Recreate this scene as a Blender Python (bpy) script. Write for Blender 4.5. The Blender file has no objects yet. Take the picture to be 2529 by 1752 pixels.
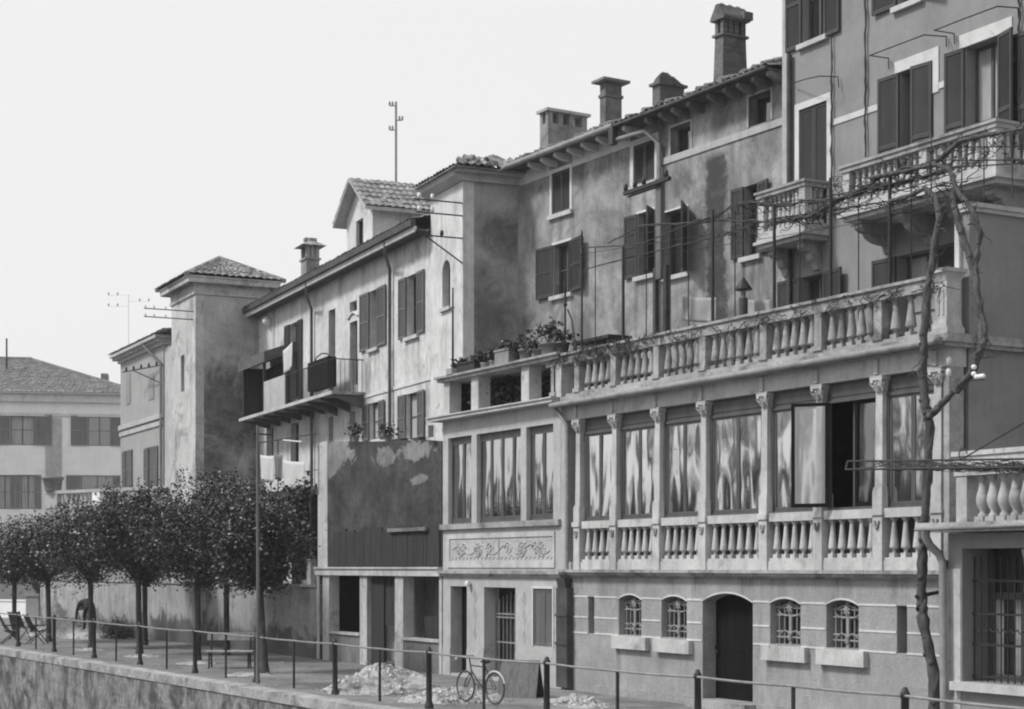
import bpy, bmesh, math, random
from mathutils import Vector, Matrix
from mathutils.geometry import tessellate_polygon
R = math.radians
random.seed(11)
C = bpy.context.scene.collection

# ------------------------------------------------------------------ camera, sky, sun, exposure
CAM_H = 2.6
LOOK = R(29.276)                                   # the quay runs along -X; the camera looks 29 degrees off it
cam = bpy.data.objects.new("camera", bpy.data.cameras.new("camera")); C.objects.link(cam)
cam.location = (0, 0, CAM_H); cam.rotation_euler = (R(90), 0, R(90) - LOOK)
cam.data.sensor_width = 36; cam.data.lens = 60.0; cam.data.shift_y = 0.2072
cam.data.clip_start = 0.5; cam.data.clip_end = 3000
bpy.context.scene.camera = cam

SUN_EL, SUN_AZ = R(48), R(202)                      # azimuth from +Y, clockwise: from the water, left of the camera
w = bpy.data.worlds.new("World"); bpy.context.scene.world = w; w.use_nodes = True
nt = w.node_tree; nt.nodes.clear()
sky = nt.nodes.new('ShaderNodeTexSky'); sky.sky_type = 'NISHITA'; sky.sun_disc = False
sky.sun_elevation = SUN_EL; sky.sun_rotation = SUN_AZ; sky.air_density = 1.5; sky.dust_density = 4.0
bw = nt.nodes.new('ShaderNodeRGBToBW'); mx = nt.nodes.new('ShaderNodeMix'); mx.data_type = 'FLOAT'
mx.inputs[0].default_value = 0.8; mx.inputs[3].default_value = 10.2   # thin white overcast over the clear sky
bg = nt.nodes.new('ShaderNodeBackground'); bg.inputs[1].default_value = 0.1
out = nt.nodes.new('ShaderNodeOutputWorld')
nt.links.new(sky.outputs[0], bw.inputs[0]); nt.links.new(bw.outputs[0], mx.inputs[2])
nt.links.new(mx.outputs[0], bg.inputs[0]); nt.links.new(bg.outputs[0], out.inputs[0])
sun = bpy.data.objects.new("sun", bpy.data.lights.new("sun", 'SUN')); C.objects.link(sun)
sun.data.energy = 3.2; sun.data.angle = R(10); sun.data.color = (1, 0.99, 0.98)
sd = Vector((math.sin(SUN_AZ) * math.cos(SUN_EL), math.cos(SUN_AZ) * math.cos(SUN_EL), math.sin(SUN_EL)))
sun.rotation_euler = sd.to_track_quat('Z', 'Y').to_euler(); sun.location = sd * 100 + Vector((-30, 15, 0))
vs = bpy.context.scene.view_settings
bpy.context.scene.cycles.filter_width = 2.1
vs.view_transform = 'Standard'; vs.look = 'None'; vs.exposure = 0; vs.gamma = 1

# ------------------------------------------------------------------ survey: image measurements -> metres on known planes
FPX, CX, HY = 4214.0, 1264.5, 1400.0
VX, VY = -math.cos(LOOK), math.sin(LOOK)
RX, RY = math.sin(LOOK), math.cos(LOOK)
def ray(x, y):
    a = (x - CX) / FPX
    return VX + RX * a, VY + RY * a, (HY - y) / FPX
def gnd(x, y, z=0.0):
    d = ray(x, y); t = (z - CAM_H) / d[2]
    return Vector((d[0] * t, d[1] * t, z))
def onY(x, y, Y):
    d = ray(x, y); t = Y / d[1]
    return Vector((d[0] * t, Y, CAM_H + d[2] * t))
def onX(x, y, X):
    d = ray(x, y); t = X / d[0]
    return Vector((X, d[1] * t, CAM_H + d[2] * t))
def atD(x, y, D):
    d = ray(x, y)
    return Vector((d[0] * D, d[1] * D, CAM_H + d[2] * D))
def zoom(x0, y0, s):
    return lambda x, y: (x0 + x * s, y0 + y * s)
Z1 = zoom(0, 600, .3472); Z2 = zoom(0, 1150, .3772); Z3 = zoom(550, 400, .3133); Z4 = zoom(550, 850, .3133)
Z5 = zoom(700, 1300, .3255); Z6 = zoom(1250, 150, .3447)
A1 = zoom(1050, 650, .3038); A2 = zoom(1050, 1000, .3038); A3 = zoom(1350, 1350, .2821); A4 = zoom(1900, 0, .3132)
A5 = zoom(1800, 400, .3164); A6 = zoom(1750, 850, .3381); A7 = zoom(1850, 1250, .3145); A8 = zoom(950, 250, .4074)
ZB = zoom(2050, 250, .2944); ZC = zoom(1600, 0, .17544); ZK = zoom(1000, 1550, .2083)
class Fr:
    """a facade frame: u runs right along the wall, v into the building, z up"""
    def __init__(s, P, deg=0):
        s.P = Vector((P[0], P[1], 0)); a = R(deg); s.a = a
        s.n = (math.sin(a), math.cos(a)); s.d = (math.cos(a), -math.sin(a))
    def uz(s, p, v=0.0):
        d = ray(*p); c = s.P.x * s.n[0] + s.P.y * s.n[1] + v
        t = c / (d[0] * s.n[0] + d[1] * s.n[1])
        X, Y = d[0] * t - s.P.x, d[1] * t - s.P.y
        return X * s.d[0] + Y * s.d[1], CAM_H + d[2] * t
    def u(s, x, v=0.0): return s.uz((x, HY), v)[0]
    def z(s, p, v=0.0): return s.uz(p, v)[1]
    def vz(s, p, u=0.0):
        d = ray(*p); c = s.P.x * s.d[0] + s.P.y * s.d[1] + u
        t = c / (d[0] * s.d[0] + d[1] * s.d[1])
        X, Y = d[0] * t - s.P.x, d[1] * t - s.P.y
        return X * s.n[0] + Y * s.n[1], CAM_H + d[2] * t
    def loc(s, W):
        X, Y = W[0] - s.P.x, W[1] - s.P.y
        return Vector((X * s.d[0] + Y * s.d[1], X * s.n[0] + Y * s.n[1], W[2]))

# ------------------------------------------------------------------ materials (a monochrome world: the photograph is black and white)
def new_mat(name):
    m = bpy.data.materials.new(name); m.use_nodes = True
    t = m.node_tree; t.nodes.clear()
    o = t.nodes.new('ShaderNodeOutputMaterial'); b = t.nodes.new('ShaderNodeBsdfPrincipled')
    t.links.new(b.outputs[0], o.inputs[0])
    return m, t, b
def N(t, kind, **kw):
    n = t.nodes.new(kind)
    for k, v in kw.items(): setattr(n, k, v)
    return n
def varied(t, co, a, b, sc=1.6):
    return rng(t, noise(t, co, sc, 8, .7), .32, .68, a, b)
def noise(t, co, scale, detail=5, rough=.6, sx=(1, 1, 1), dist=0.0):
    mp = N(t, 'ShaderNodeMapping'); mp.inputs['Scale'].default_value = sx
    t.links.new(co, mp.inputs[0])
    n = N(t, 'ShaderNodeTexNoise'); n.inputs['Scale'].default_value = scale; n.inputs['Detail'].default_value = detail
    n.inputs['Roughness'].default_value = rough; n.inputs['Distortion'].default_value = dist
    t.links.new(mp.outputs[0], n.inputs['Vector'])
    return n.outputs[0]
def rng(t, val, a, b, c=0.0, d=1.0):
    n = N(t, 'ShaderNodeMapRange'); n.inputs[1].default_value = a; n.inputs[2].default_value = b
    n.inputs[3].default_value = c; n.inputs[4].default_value = d
    t.links.new(val, n.inputs[0]); return n.outputs[0]
def mth(t, op, a, b):
    n = N(t, 'ShaderNodeMath', operation=op)
    for i, x in ((0, a), (1, b)):
        if isinstance(x, (int, float)): n.inputs[i].default_value = x
        else: t.links.new(x, n.inputs[i])
    return n.outputs[0]
def mixf(t, fac, a, b):
    n = N(t, 'ShaderNodeMix', data_type='FLOAT')
    for i, x in ((0, fac), (2, a), (3, b)):
        if isinstance(x, (int, float)): n.inputs[i].default_value = x
        else: t.links.new(x, n.inputs[i])
    return n.outputs[0]
def plaster(name, a, b, dark=None, dlo=.55, dhi=.66, dscale=.45, streak=.25, grain=.12, gscale=30, bump=.25, rough=.9,
            scale=.8, extra=None, dz=None, bricks=None, mott=.17, chips=.45):
    """a..b: two tones of the lime coat; dark: tone where the coat is stained or gone; dz: (z0, z1) the height over which stains grow"""
    m, t, bs = new_mat(name)
    co = N(t, 'ShaderNodeTexCoord').outputs['Object']
    n1 = noise(t, co, scale, 7, .65)
    col = mixf(t, rng(t, n1, .35, .65), a, b)
    if streak:
        s = noise(t, co, 2.8, 8, .7, (1, 1, .13), .5); mk = rng(t, noise(t, co, .55, 4, .6), .38, .62)
        run = mth(t, 'MULTIPLY', rng(t, s, .47, .72), mk)
        col = mth(t, 'MULTIPLY', col, rng(t, run, 0, 1, 1 + streak * .1, 1 - streak * 1.5))
    if mott:
        m2 = noise(t, co, scale * 5, 10, .74, (1, 1, .8), .4)
        col = mth(t, 'MULTIPLY', col, rng(t, m2, .3, .7, 1 - mott, 1 + mott * .8))
    if chips:
        c1 = noise(t, co, scale * 3.2, 9, .62, (1, 1, 1), .3)
        col = mth(t, 'MULTIPLY', col, rng(t, c1, .64, .69, 1, 1 - chips))
    if bricks:
        mp = N(t, 'ShaderNodeMapping'); mp.inputs['Rotation'].default_value = (R(90), 0, 0); t.links.new(co, mp.inputs[0])
        bk = N(t, 'ShaderNodeTexBrick'); bk.inputs['Scale'].default_value = bricks
        bk.inputs['Color1'].default_value = (.75, .75, .75, 1); bk.inputs['Color2'].default_value = (1.1, 1.1, 1.1, 1); bk.inputs['Mortar'].default_value = (1.25, 1.25, 1.25, 1)
        t.links.new(mp.outputs[0], bk.inputs['Vector'])
        col = mth(t, 'MULTIPLY', col, bk.outputs[0])
    if dark is not None:
        s = noise(t, co, dscale, 9, .68, (1, 1, 1), .6)
        if dz:
            sep = N(t, 'ShaderNodeSeparateXYZ'); t.links.new(co, sep.inputs[0])
            s = mth(t, 'ADD', s, rng(t, sep.outputs[2], dz[0], dz[1], dz[2], dz[3]))
        col = mixf(t, rng(t, s, dlo, dhi), col, dark)
    if extra: col = extra(t, co, col)
    g = noise(t, co, gscale, 4, .7)
    col = mth(t, 'MULTIPLY', col, rng(t, g, .25, .75, 1 - grain, 1 + grain))
    t.links.new(col, bs.inputs['Base Color']); bs.inputs['Roughness'].default_value = rough
    bs.inputs['Specular IOR Level'].default_value = .25
    if bump:
        bp = N(t, 'ShaderNodeBump'); bp.inputs['Strength'].default_value = bump; bp.inputs['Distance'].default_value = .03
        hgt = mth(t, 'ADD', g, mth(t, 'MULTIPLY', n1, 1.5))
        t.links.new(hgt, bp.inputs['Height']); t.links.new(bp.outputs[0], bs.inputs['Normal'])
    return m
def plain(name, a, var=.25, rough=.7, scale=6, metal=0, spec=.3, sx=(1, 1, 1), bump=0):
    m, t, bs = new_mat(name)
    co = N(t, 'ShaderNodeTexCoord').outputs['Object']
    n = noise(t, co, scale, 5, .65, sx)
    t.links.new(rng(t, n, .3, .7, a * (1 - var), a * (1 + var)), bs.inputs['Base Color'])
    bs.inputs['Roughness'].default_value = rough; bs.inputs['Metallic'].default_value = metal
    bs.inputs['Specular IOR Level'].default_value = spec
    if bump:
        bp = N(t, 'ShaderNodeBump'); bp.inputs['Strength'].default_value = bump; bp.inputs['Distance'].default_value = .03
        t.links.new(n, bp.inputs['Height']); t.links.new(bp.outputs[0], bs.inputs['Normal'])
    return m
def glass(name, refl=.6, tint=.02, wob=.05, clear=0.0):
    """old drawn glass: wavy, mirrors the sky"""
    m, t, bs = new_mat(name); t.nodes.remove(bs)
    o = [n for n in t.nodes if n.type == 'OUTPUT_MATERIAL'][0]
    co = N(t, 'ShaderNodeTexCoord').outputs['Object']
    n = noise(t, co, 1.0, 1.6, .45, (1.5, 1, .5))
    bp = N(t, 'ShaderNodeBump'); bp.inputs['Strength'].default_value = 1; bp.inputs['Distance'].default_value = wob
    t.links.new(n, bp.inputs['Height'])
    gl = N(t, 'ShaderNodeBsdfGlossy'); gl.inputs['Roughness'].default_value = .055; gl.inputs['Color'].default_value = (.9, .9, .9, 1)
    t.links.new(bp.outputs[0], gl.inputs['Normal'])
    if clear: d = N(t, 'ShaderNodeBsdfTransparent'); d.inputs[0].default_value = (clear, clear, clear, 1)
    else: d = N(t, 'ShaderNodeBsdfDiffuse'); d.inputs[0].default_value = (tint, tint, tint, 1)
    mixs = N(t, 'ShaderNodeMixShader'); mixs.inputs[0].default_value = refl
    t.links.new(d.outputs[0], mixs.inputs[1]); t.links.new(gl.outputs[0], mixs.inputs[2]); t.links.new(mixs.outputs[0], o.inputs[0])
    return m
def blobs(axis, items, amp=.9, nscale=1.1, lo=-.05, hi=.12):
    """stains with a shape of their own: ragged ellipses at surveyed places on a wall (axis 0: along the wall, 1: on a side wall)"""
    def f(t, co, col, dark):
        sep = N(t, 'ShaderNodeSeparateXYZ'); t.links.new(co, sep.inputs[0]); best = None
        for c, z, rc, rz in items:
            a = mth(t, 'MULTIPLY', mth(t, 'SUBTRACT', sep.outputs[axis], c), 1 / rc); b = mth(t, 'MULTIPLY', mth(t, 'SUBTRACT', sep.outputs[2], z), 1 / rz)
            d = mth(t, 'SUBTRACT', 1.0, mth(t, 'POWER', mth(t, 'ADD', mth(t, 'MULTIPLY', a, a), mth(t, 'MULTIPLY', b, b)), .5))
            best = d if best is None else mth(t, 'MAXIMUM', best, d)
        n = noise(t, co, nscale, 12, .72, (1, 1, 1), .9)
        v = mth(t, 'ADD', best, mth(t, 'MULTIPLY', mth(t, 'SUBTRACT', n, .5), amp * 2.4))
        return mixf(t, rng(t, v, lo, hi), col, dark)
    return f
def drips(items, tone=.55, nscale=6.0):
    """rain stains that run down from surveyed sills and pipe brackets: (u, top z, half width, length)"""
    def f(t, co, col):
        sep = N(t, 'ShaderNodeSeparateXYZ'); t.links.new(co, sep.inputs[0])
        n = noise(t, co, nscale, 6, .7, (1, 1, .10)); n2 = noise(t, co, 1.7, 4, .6)
        ux = mth(t, 'ADD', sep.outputs[0], mth(t, 'MULTIPLY', mth(t, 'SUBTRACT', n2, .5), .25)); tot = None
        for u, zt, hw, ln in items:
            d = mth(t, 'ABSOLUTE', mth(t, 'SUBTRACT', ux, u), 0)
            m_ = mth(t, 'MULTIPLY', rng(t, d, hw, hw * .4), mth(t, 'MULTIPLY', rng(t, sep.outputs[2], zt - ln, zt - .05 * ln), rng(t, sep.outputs[2], zt + .02, zt)))
            tot = m_ if tot is None else mth(t, 'MAXIMUM', tot, m_)
        k = mth(t, 'MULTIPLY', tot, rng(t, n, .38, .62))
        return mth(t, 'MULTIPLY', col, rng(t, k, 0, 1, 1, tone))
    return f
M = {}
def mats():
    M['stone'] = plaster('pale_stone', .40, .52, .22, .56, .72, .9, .35, .12, 22, .25)
    M['stone_worn'] = plaster('worn_stone', .26, .40, .13, .50, .66, 1.3, .45, .18, 22, .3)
    M['stone_dark'] = plaster('terrace_stone', .28, .42, .13, .50, .66, 1.5, .45, .16, 22, .3, mott=.25, chips=.4)
    M['render_grain'] = plaster('pebbled_render', .26, .34, .19, .55, .75, .5, .22, .32, 26, .5, chips=0)
    M['cream'] = plaster('cream_plaster', .50, .62, .30, .56, .70, .55, .38, .10, 24, .2)
    M['loggia'] = plaster('loggia_plaster', .36, .45, .26, .60, .72, .8, .20, .08, 24, .15)
    M['tower'] = plaster('tower_plaster', .42, .54, .24, .52, .62, .6, .25, .12, 20, .3)
    M['villa'] = plaster('villa_plaster', .74, .82, None, mott=.06, chips=0, streak=.10, grain=.05)
    M['grey_house'] = plaster('grey_plaster', .28, .34, None, mott=.06, chips=0, streak=.12, grain=.06)
    M['tall'] = plaster('tall_house_plaster', .22, .28, .33, .58, .72, .4, .16, .07, 18, .15, mott=.08, chips=.12)
    M['trim'] = plaster('white_trim', .52, .62, .34, .58, .72, 2, .2, .08, mott=.1, chips=.2)
    M['grey_trim'] = plaster('grey_trim', .36, .44, .25, .6, .75, 2, .2, .08)
    M['garden'] = plaster('garden_wall_plaster', .26, .38, .10, .50, .62, .8, .40, .18, 16, .4, dz=(.2, 1.1, .18, -.04))
    M['quay'] = plaster('quay_wall_stone', .15, .32, .07, .46, .60, 1.3, .35, .3, 11, .9, scale=1.6, mott=.38, chips=.5)
    def tower_stain(t, co, col):
        return blobs(1, [(1.2, 8.0, 1.5, 1.5), (.5, 5.6, 1.0, 1.6), (2.2, 7.6, .9, 1.0), (1.8, 4.4, 1.6, .9), (2.5, 5.6, .6, 1.2)], 1.25, 1.0, -.35, .4)(t, co, col, varied(t, co, .075, .21, 2.6))
    def corner_stain(t, co, col):
        return blobs(1, [(.6, 9.0, .8, 1.0), (.5, 7.8, .9, .55), (1.3, 7.2, .8, .5), (.4, 6.2, .5, .6), (1.0, 11.0, .9, .5)], 1.4, 1.1, -.45, .55)(t, co, col, varied(t, co, .10, .19, 2.2))
    def shop_stain(t, co, col):
        base = mth(t, 'MULTIPLY', mth(t, 'MULTIPLY', varied(t, co, .022, .082, .7), varied(t, co, .6, 1.4, 2.4)), varied(t, co, .75, 1.25, 7.0))
        return blobs(0, [(-7.2, 5.62, 1.3, .62), (-6.2, 5.75, .9, .42), (-3.2, 5.45, .75, .26), (-1.5, 5.5, 1.2, .24), (-1.2, 4.75, .5, .16), (-7.65, 4.9, .35, .8)], 1.7, 1.7, .05, .22)(t, co, base, mth(t, 'MULTIPLY', col, 1.0))
    M['tower_side'] = plaster('tower_side_plaster', .32, .46, None, streak=.25, grain=.15, gscale=16, bump=.4, extra=tower_stain)
    M['side_wall'] = plaster('damp_side_plaster', .28, .40, None, streak=.3, grain=.12, gscale=16, bump=.3, extra=corner_stain)
    M['shop'] = plaster('shop_plaster', .15, .25, None, streak=.3, grain=.18, gscale=18, bump=.4, mott=.3, extra=shop_stain)
    M['shop_low'] = plaster('shop_low_plaster', .15, .22, .10, .5, .65, 1, .3, .15)
    M['pillar'] = plaster('shop_pillar_plaster', .38, .5, .18, .55, .7, 2.2, .35, .14)
    M['cloth_grey'] = plain('grey_linen', .34, .15, .95, 3)
    M['tile'] = plaster('clay_tile', .12, .30, .48, .57, .64, 5.0, 0, .25, 9, .2, scale=3.5)
    M['tile_far'] = plaster('far_clay_tile', .12, .22, None, streak=0, grain=.2, gscale=5, bump=.2, scale=2)
    M['brick'] = plaster('old_brick', .12, .17, .08, .5, .65, 1.5, .2, .2, 14, .4, bricks=5)
    M['chimney'] = plaster('chimney_render', .20, .30, .12, .5, .65, 1.2, .35, .12)
    M['ground'] = plaster('packed_earth', .15, .24, .10, .48, .66, .5, 0, .22, 9, .6, scale=.8)
    M['kerb'] = plaster('kerb_stone', .26, .42, .16, .48, .62, 1.6, 0, .22, 12, .5, scale=1.5)
    M['earth'] = plaster('loose_earth', .32, .46, .20, .5, .6, 3, 0, .25, 12, .8, scale=4)
    M['rubble'] = plaster('broken_stone', .46, .66, .28, .5, .62, 6, 0, .2, 18, .6, scale=7)
    M['iron'] = plain('dark_iron', .03, .35, .55, 9)
    M['rail'] = plain('light_rail_iron', .22, .3, .5, 6)  # light grey puts the handrail's highlights into its colour
    M['zinc'] = plain('zinc_pipe', .24, .3, .55, 4)
    M['dark_pipe'] = plain('dark_pipe', .055, .5, .6, 3)
    M['wood'] = plain('dark_shutter_paint', .05, .25, .6, 5, sx=(1, 1, .2))
    M['wood_mid'] = plain('faded_shutter_paint', .12, .25, .7, 5, sx=(1, 1, .2))
    M['wood_pale'] = plain('pale_shutter_paint', .19, .2, .8, 5, sx=(1, 1, .2))  # paler shutter tone, used on the villa
    M['casing'] = plain('brown_window_frame', .085, .25, .5, 6, sx=(1, 1, .2))
    M['plank'] = plain('weathered_plank', .035, .45, .8, 7, sx=(3, 3, .15), bump=.3)
    M['pole'] = plain('weathered_pole', .14, .35, .85, 9, sx=(2, 2, .12), bump=.3)
    M['bark'] = plain('bark', .055, .5, .9, 12, sx=(1, 1, .3), bump=.8)
    M['vine_bark'] = plain('vine_bark', .075, .6, .9, 14, sx=(1, 1, .25), bump=.8)
    M['twig'] = plain('dry_twig', .06, .4, .9, 10)
    M['soffit'] = plain('soffit_board', .10, .3, .85, 4)
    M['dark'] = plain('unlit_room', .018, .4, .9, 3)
    M['door'] = plain('black_door', .009, .4, .85, 4, spec=.1, sx=(2, 2, .3))
    M['bench'] = plain('bench_slat', .38, .3, .8, 7, sx=(1, 1, .3))
    M['cloth'] = plain('washed_linen', .5, .08, .95, 3)
    M['cloth_dark'] = plain('dark_cloth', .05, .3, .95, 3)
    M['curtain'] = plain('pale_curtain', .34, .25, .9, 5, sx=(3, 3, .2))
    M['pot'] = plain('clay_pot', .20, .3, .85, 6)
    M['pot_pale'] = plain('pale_pot', .42, .2, .85, 6)
    M['porcelain'] = plain('porcelain', .75, .05, .3, 5)
    M['skin'] = plain('skin', .25, .1, .7, 5)
    M['rubber'] = plain('rubber', .06, .2, .8, 6)
    M['white'] = plain('whitewash', .85, .08, .9, 2)
    M['glass'] = glass('old_window_glass', .80, .02, .030)
    M['glass_side'] = glass('loggia_window_glass', .66, .02, .045)
    M['glass_dull'] = glass('dull_window_glass', .22, .02, .03)
    M['glass_clear'] = glass('open_leaf_glass', .16, .02, .03, clear=.85)
    def leafmat(name, a, spec):
        m, t, bs = new_mat(name)
        co = N(t, 'ShaderNodeTexCoord').outputs['Object']
        t.links.new(rng(t, noise(t, co, 3.0, 3), .3, .7, a * .55, a * 1.5), bs.inputs['Base Color'])
        bs.inputs['Roughness'].default_value = .42; bs.inputs['Specular IOR Level'].default_value = spec
        return m
    M['leaf'] = leafmat('tree_leaf', .038, .4)
    M['fleck'] = plain('pale_fleck', .5, .3, .8, 8)
    M['leaf_vine'] = leafmat('vine_leaf', .045, .35)
    M['leaf_far'] = leafmat('far_leaf', .05, .2)
    m, t, bs = new_mat('canal_water'); bs.inputs['Base Color'].default_value = (.03, .03, .03, 1); bs.inputs['Roughness'].default_value = .06
    co = N(t, 'ShaderNodeTexCoord').outputs['Object']; bp = N(t, 'ShaderNodeBump'); bp.inputs['Strength'].default_value = .4; bp.inputs['Distance'].default_value = .1
    t.links.new(noise(t, co, 1.2, 4), bp.inputs['Height']); t.links.new(bp.outputs[0], bs.inputs['Normal']); M['water'] = m
mats()

# ------------------------------------------------------------------ mesh helpers
class MB:
    def __init__(s): s.v = []; s.f = []; s.sm = []
    def add(s, vs, fs, smooth=False):
        o = len(s.v); s.v += [tuple(p) for p in vs]
        for f in fs: s.f.append([i + o for i in f]); s.sm.append(smooth)
        return s
    def box(s, x0, x1, y0, y1, z0, z1):
        return s.add([(x0, y0, z0), (x1, y0, z0), (x1, y1, z0), (x0, y1, z0), (x0, y0, z1), (x1, y0, z1), (x1, y1, z1), (x0, y1, z1)],
              [(0, 3, 2, 1), (4, 5, 6, 7), (0, 1, 5, 4), (1, 2, 6, 5), (2, 3, 7, 6), (3, 0, 4, 7)])
    def frustum(s, c, a0, b0, z0, a1, b1, z1):
        x, y = c
        return s.add([(x - a0, y - b0, z0), (x + a0, y - b0, z0), (x + a0, y + b0, z0), (x - a0, y + b0, z0), (x - a1, y - b1, z1), (x + a1, y - b1, z1), (x + a1, y + b1, z1), (x - a1, y + b1, z1)],
              [(0, 3, 2, 1), (4, 5, 6, 7), (0, 1, 5, 4), (1, 2, 6, 5), (2, 3, 7, 6), (3, 0, 4, 7)])
    def tube(s, pts, r, n=6):
        pts = [Vector(p) for p in pts]; k = len(pts)
        rs = r if isinstance(r, (list, tuple)) else [r] * k
        vs = []; up = None
        for i, p in enumerate(pts):
            d = (pts[min(i + 1, k - 1)] - pts[max(i - 1, 0)])
            if d.length < 1e-9: d = Vector((0, 0, 1))
            d.normalize()
            if up is None: up = d.orthogonal().normalized()
            a = (up - d * up.dot(d))
            a = a.normalized() if a.length > 1e-6 else d.orthogonal().normalized()
            up = a; b = d.cross(a)
            for j in range(n):
                th = 2 * math.pi * j / n
                vs.append(p + (a * math.cos(th) + b * math.sin(th)) * rs[i])
        fs = [(i * n + j, i * n + (j + 1) % n, (i + 1) * n + (j + 1) % n, (i + 1) * n + j) for i in range(k - 1) for j in range(n)]
        s.add(vs, fs, True)
        return s.add([vs[j] for j in range(n)] + [vs[(k - 1) * n + j] for j in range(n)], [tuple(range(n - 1, -1, -1)), tuple(range(n, 2 * n))])
    def lathe(s, c, prof, n=10):
        vs = [(c[0] + r * math.cos(2 * math.pi * j / n), c[1] + r * math.sin(2 * math.pi * j / n), c[2] + z) for r, z in prof for j in range(n)]
        k = len(prof)
        fs = [(i * n + j, i * n + (j + 1) % n, (i + 1) * n + (j + 1) % n, (i + 1) * n + j) for i in range(k - 1) for j in range(n)]
        s.add(vs, fs, True)
        return s.add(vs[:n] + vs[-n:], [tuple(range(n - 1, -1, -1)), tuple(range(n, 2 * n))])
    def prism(s, poly, v0, v1):
        """poly in the (u, z) plane, pushed from v0 to v1"""
        n = len(poly)
        vs = [(u, v0, z) for u, z in poly] + [(u, v1, z) for u, z in poly]
        return s.add(vs, [tuple(range(n)), tuple(range(2 * n - 1, n - 1, -1))] + [(i, i + n, (i + 1) % n + n, (i + 1) % n) for i in range(n)])
    def prism_x(s, poly, u0, u1):
        """poly in the (v, z) plane, pushed from u0 to u1"""
        n = len(poly)
        vs = [(u0, v, z) for v, z in poly] + [(u1, v, z) for v, z in poly]
        return s.add(vs, [tuple(range(n)), tuple(range(2 * n - 1, n - 1, -1))] + [(i, i + n, (i + 1) % n + n, (i + 1) % n) for i in range(n)])
    def wall(s, outer, holes, t, v0=0.0):
        loops = [outer] + holes
        tris = tessellate_polygon([[Vector((u, z, 0)) for u, z in L] for L in loops])
        flat = [p for L in loops for p in L]; n = len(flat)
        s.add([(u, v0, z) for u, z in flat], [tuple(x) for x in tris])
        s.add([(u, v0 + t, z) for u, z in flat], [tuple(x) for x in tris])
        for L in loops:
            k = len(L)
            s.add([(u, v0, z) for u, z in L] + [(u, v0 + t, z) for u, z in L], [(i, (i + 1) % k, (i + 1) % k + k, i + k) for i in range(k)])
        return s
    def build(s, name, mat, parent=None, label=None):
        me = bpy.data.meshes.new(name); me.from_pydata(s.v, [], s.f); me.materials.append(mat)
        me.polygons.foreach_set('use_smooth', s.sm)
        bm = bmesh.new(); bm.from_mesh(me); bmesh.ops.recalc_face_normals(bm, faces=bm.faces); bm.to_mesh(me); bm.free()
        o = bpy.data.objects.new(name, me); C.objects.link(o)
        if parent: o.parent = parent
        if label: o['label'] = label
        return o
def tag(o, label=None, cat=None, group=None, kind=None):
    if label: o['label'] = label
    if cat: o['category'] = cat
    if group: o['group'] = group
    if kind: o['kind'] = kind
    return o
def thing(name, label, cat, loc=(0, 0, 0), rz=0.0, group=None):
    o = bpy.data.objects.new(name, None); C.objects.link(o); o.empty_display_size = .2
    o.location = loc; o.rotation_euler = (0, 0, rz)
    return tag(o, label, cat, group)
def fthing(name, label, cat, F, group=None): return thing(name, label, cat, (F.P.x, F.P.y, 0), -F.a, group)
def copy_tree(o, parent=None):
    c = o.copy(); C.objects.link(c)
    if parent: c.parent = parent
    for ch in o.children: copy_tree(ch, c)
    return c
def rect(u0, u1, z0, z1): return [(u0, z0), (u1, z0), (u1, z1), (u0, z1)]
def arch(u0, u1, z0, zs, za, n=10):
    p = [(u0, z0), (u1, z0)]
    w2, h = (u1 - u0) / 2, za - zs; rad = (w2 * w2 + h * h) / (2 * h); cz = za - rad; cu = (u0 + u1) / 2
    a0 = math.atan2(zs - cz, w2)
    for i in range(n + 1):
        a = a0 + (math.pi - 2 * a0) * i / n
        p.append((cu + rad * math.cos(a), cz + rad * math.sin(a)))
    return p
def tiled(mb, a, b, c, d, pitch=.19, row=.34, amp=.035, jit=.012):
    """a roof slope of half-round tiles: a-b the eave, d-c the ridge above it"""
    a, b, c, d = map(Vector, (a, b, c, d))
    nrm = (b - a).cross(d - a).normalized()
    if nrm.z < 0: nrm = -nrm
    nu = max(4, int(max((b - a).length, (c - d).length) / pitch) * 4); nv = max(3, int(max((d - a).length, (c - b).length) / row))
    rnd = random.Random(5); jitter = {}
    vs = []; rows = []
    for j in range(nv):
        for e in (0.0, .97):
            tt = (j + e) / nv; rows.append((tt, j, e))
    for tt, j, e in rows:
        for i in range(nu + 1):
            s_ = i / nu
            p = a.lerp(b, s_).lerp(d.lerp(c, s_), tt)
            k = (i // 4, j)
            if k not in jitter: jitter[k] = rnd.uniform(-jit, jit)
            h = amp * abs(math.sin(math.pi * i / 4)) ** .7 + .03 * (1 - e) + jitter[k]
            vs.append(p + nrm * h)
    n = nu + 1
    mb.add(vs, [(j * n + i, j * n + i + 1, (j + 1) * n + i + 1, (j + 1) * n + i) for j in range(len(rows) - 1) for i in range(nu)], False)
    return mb
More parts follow.
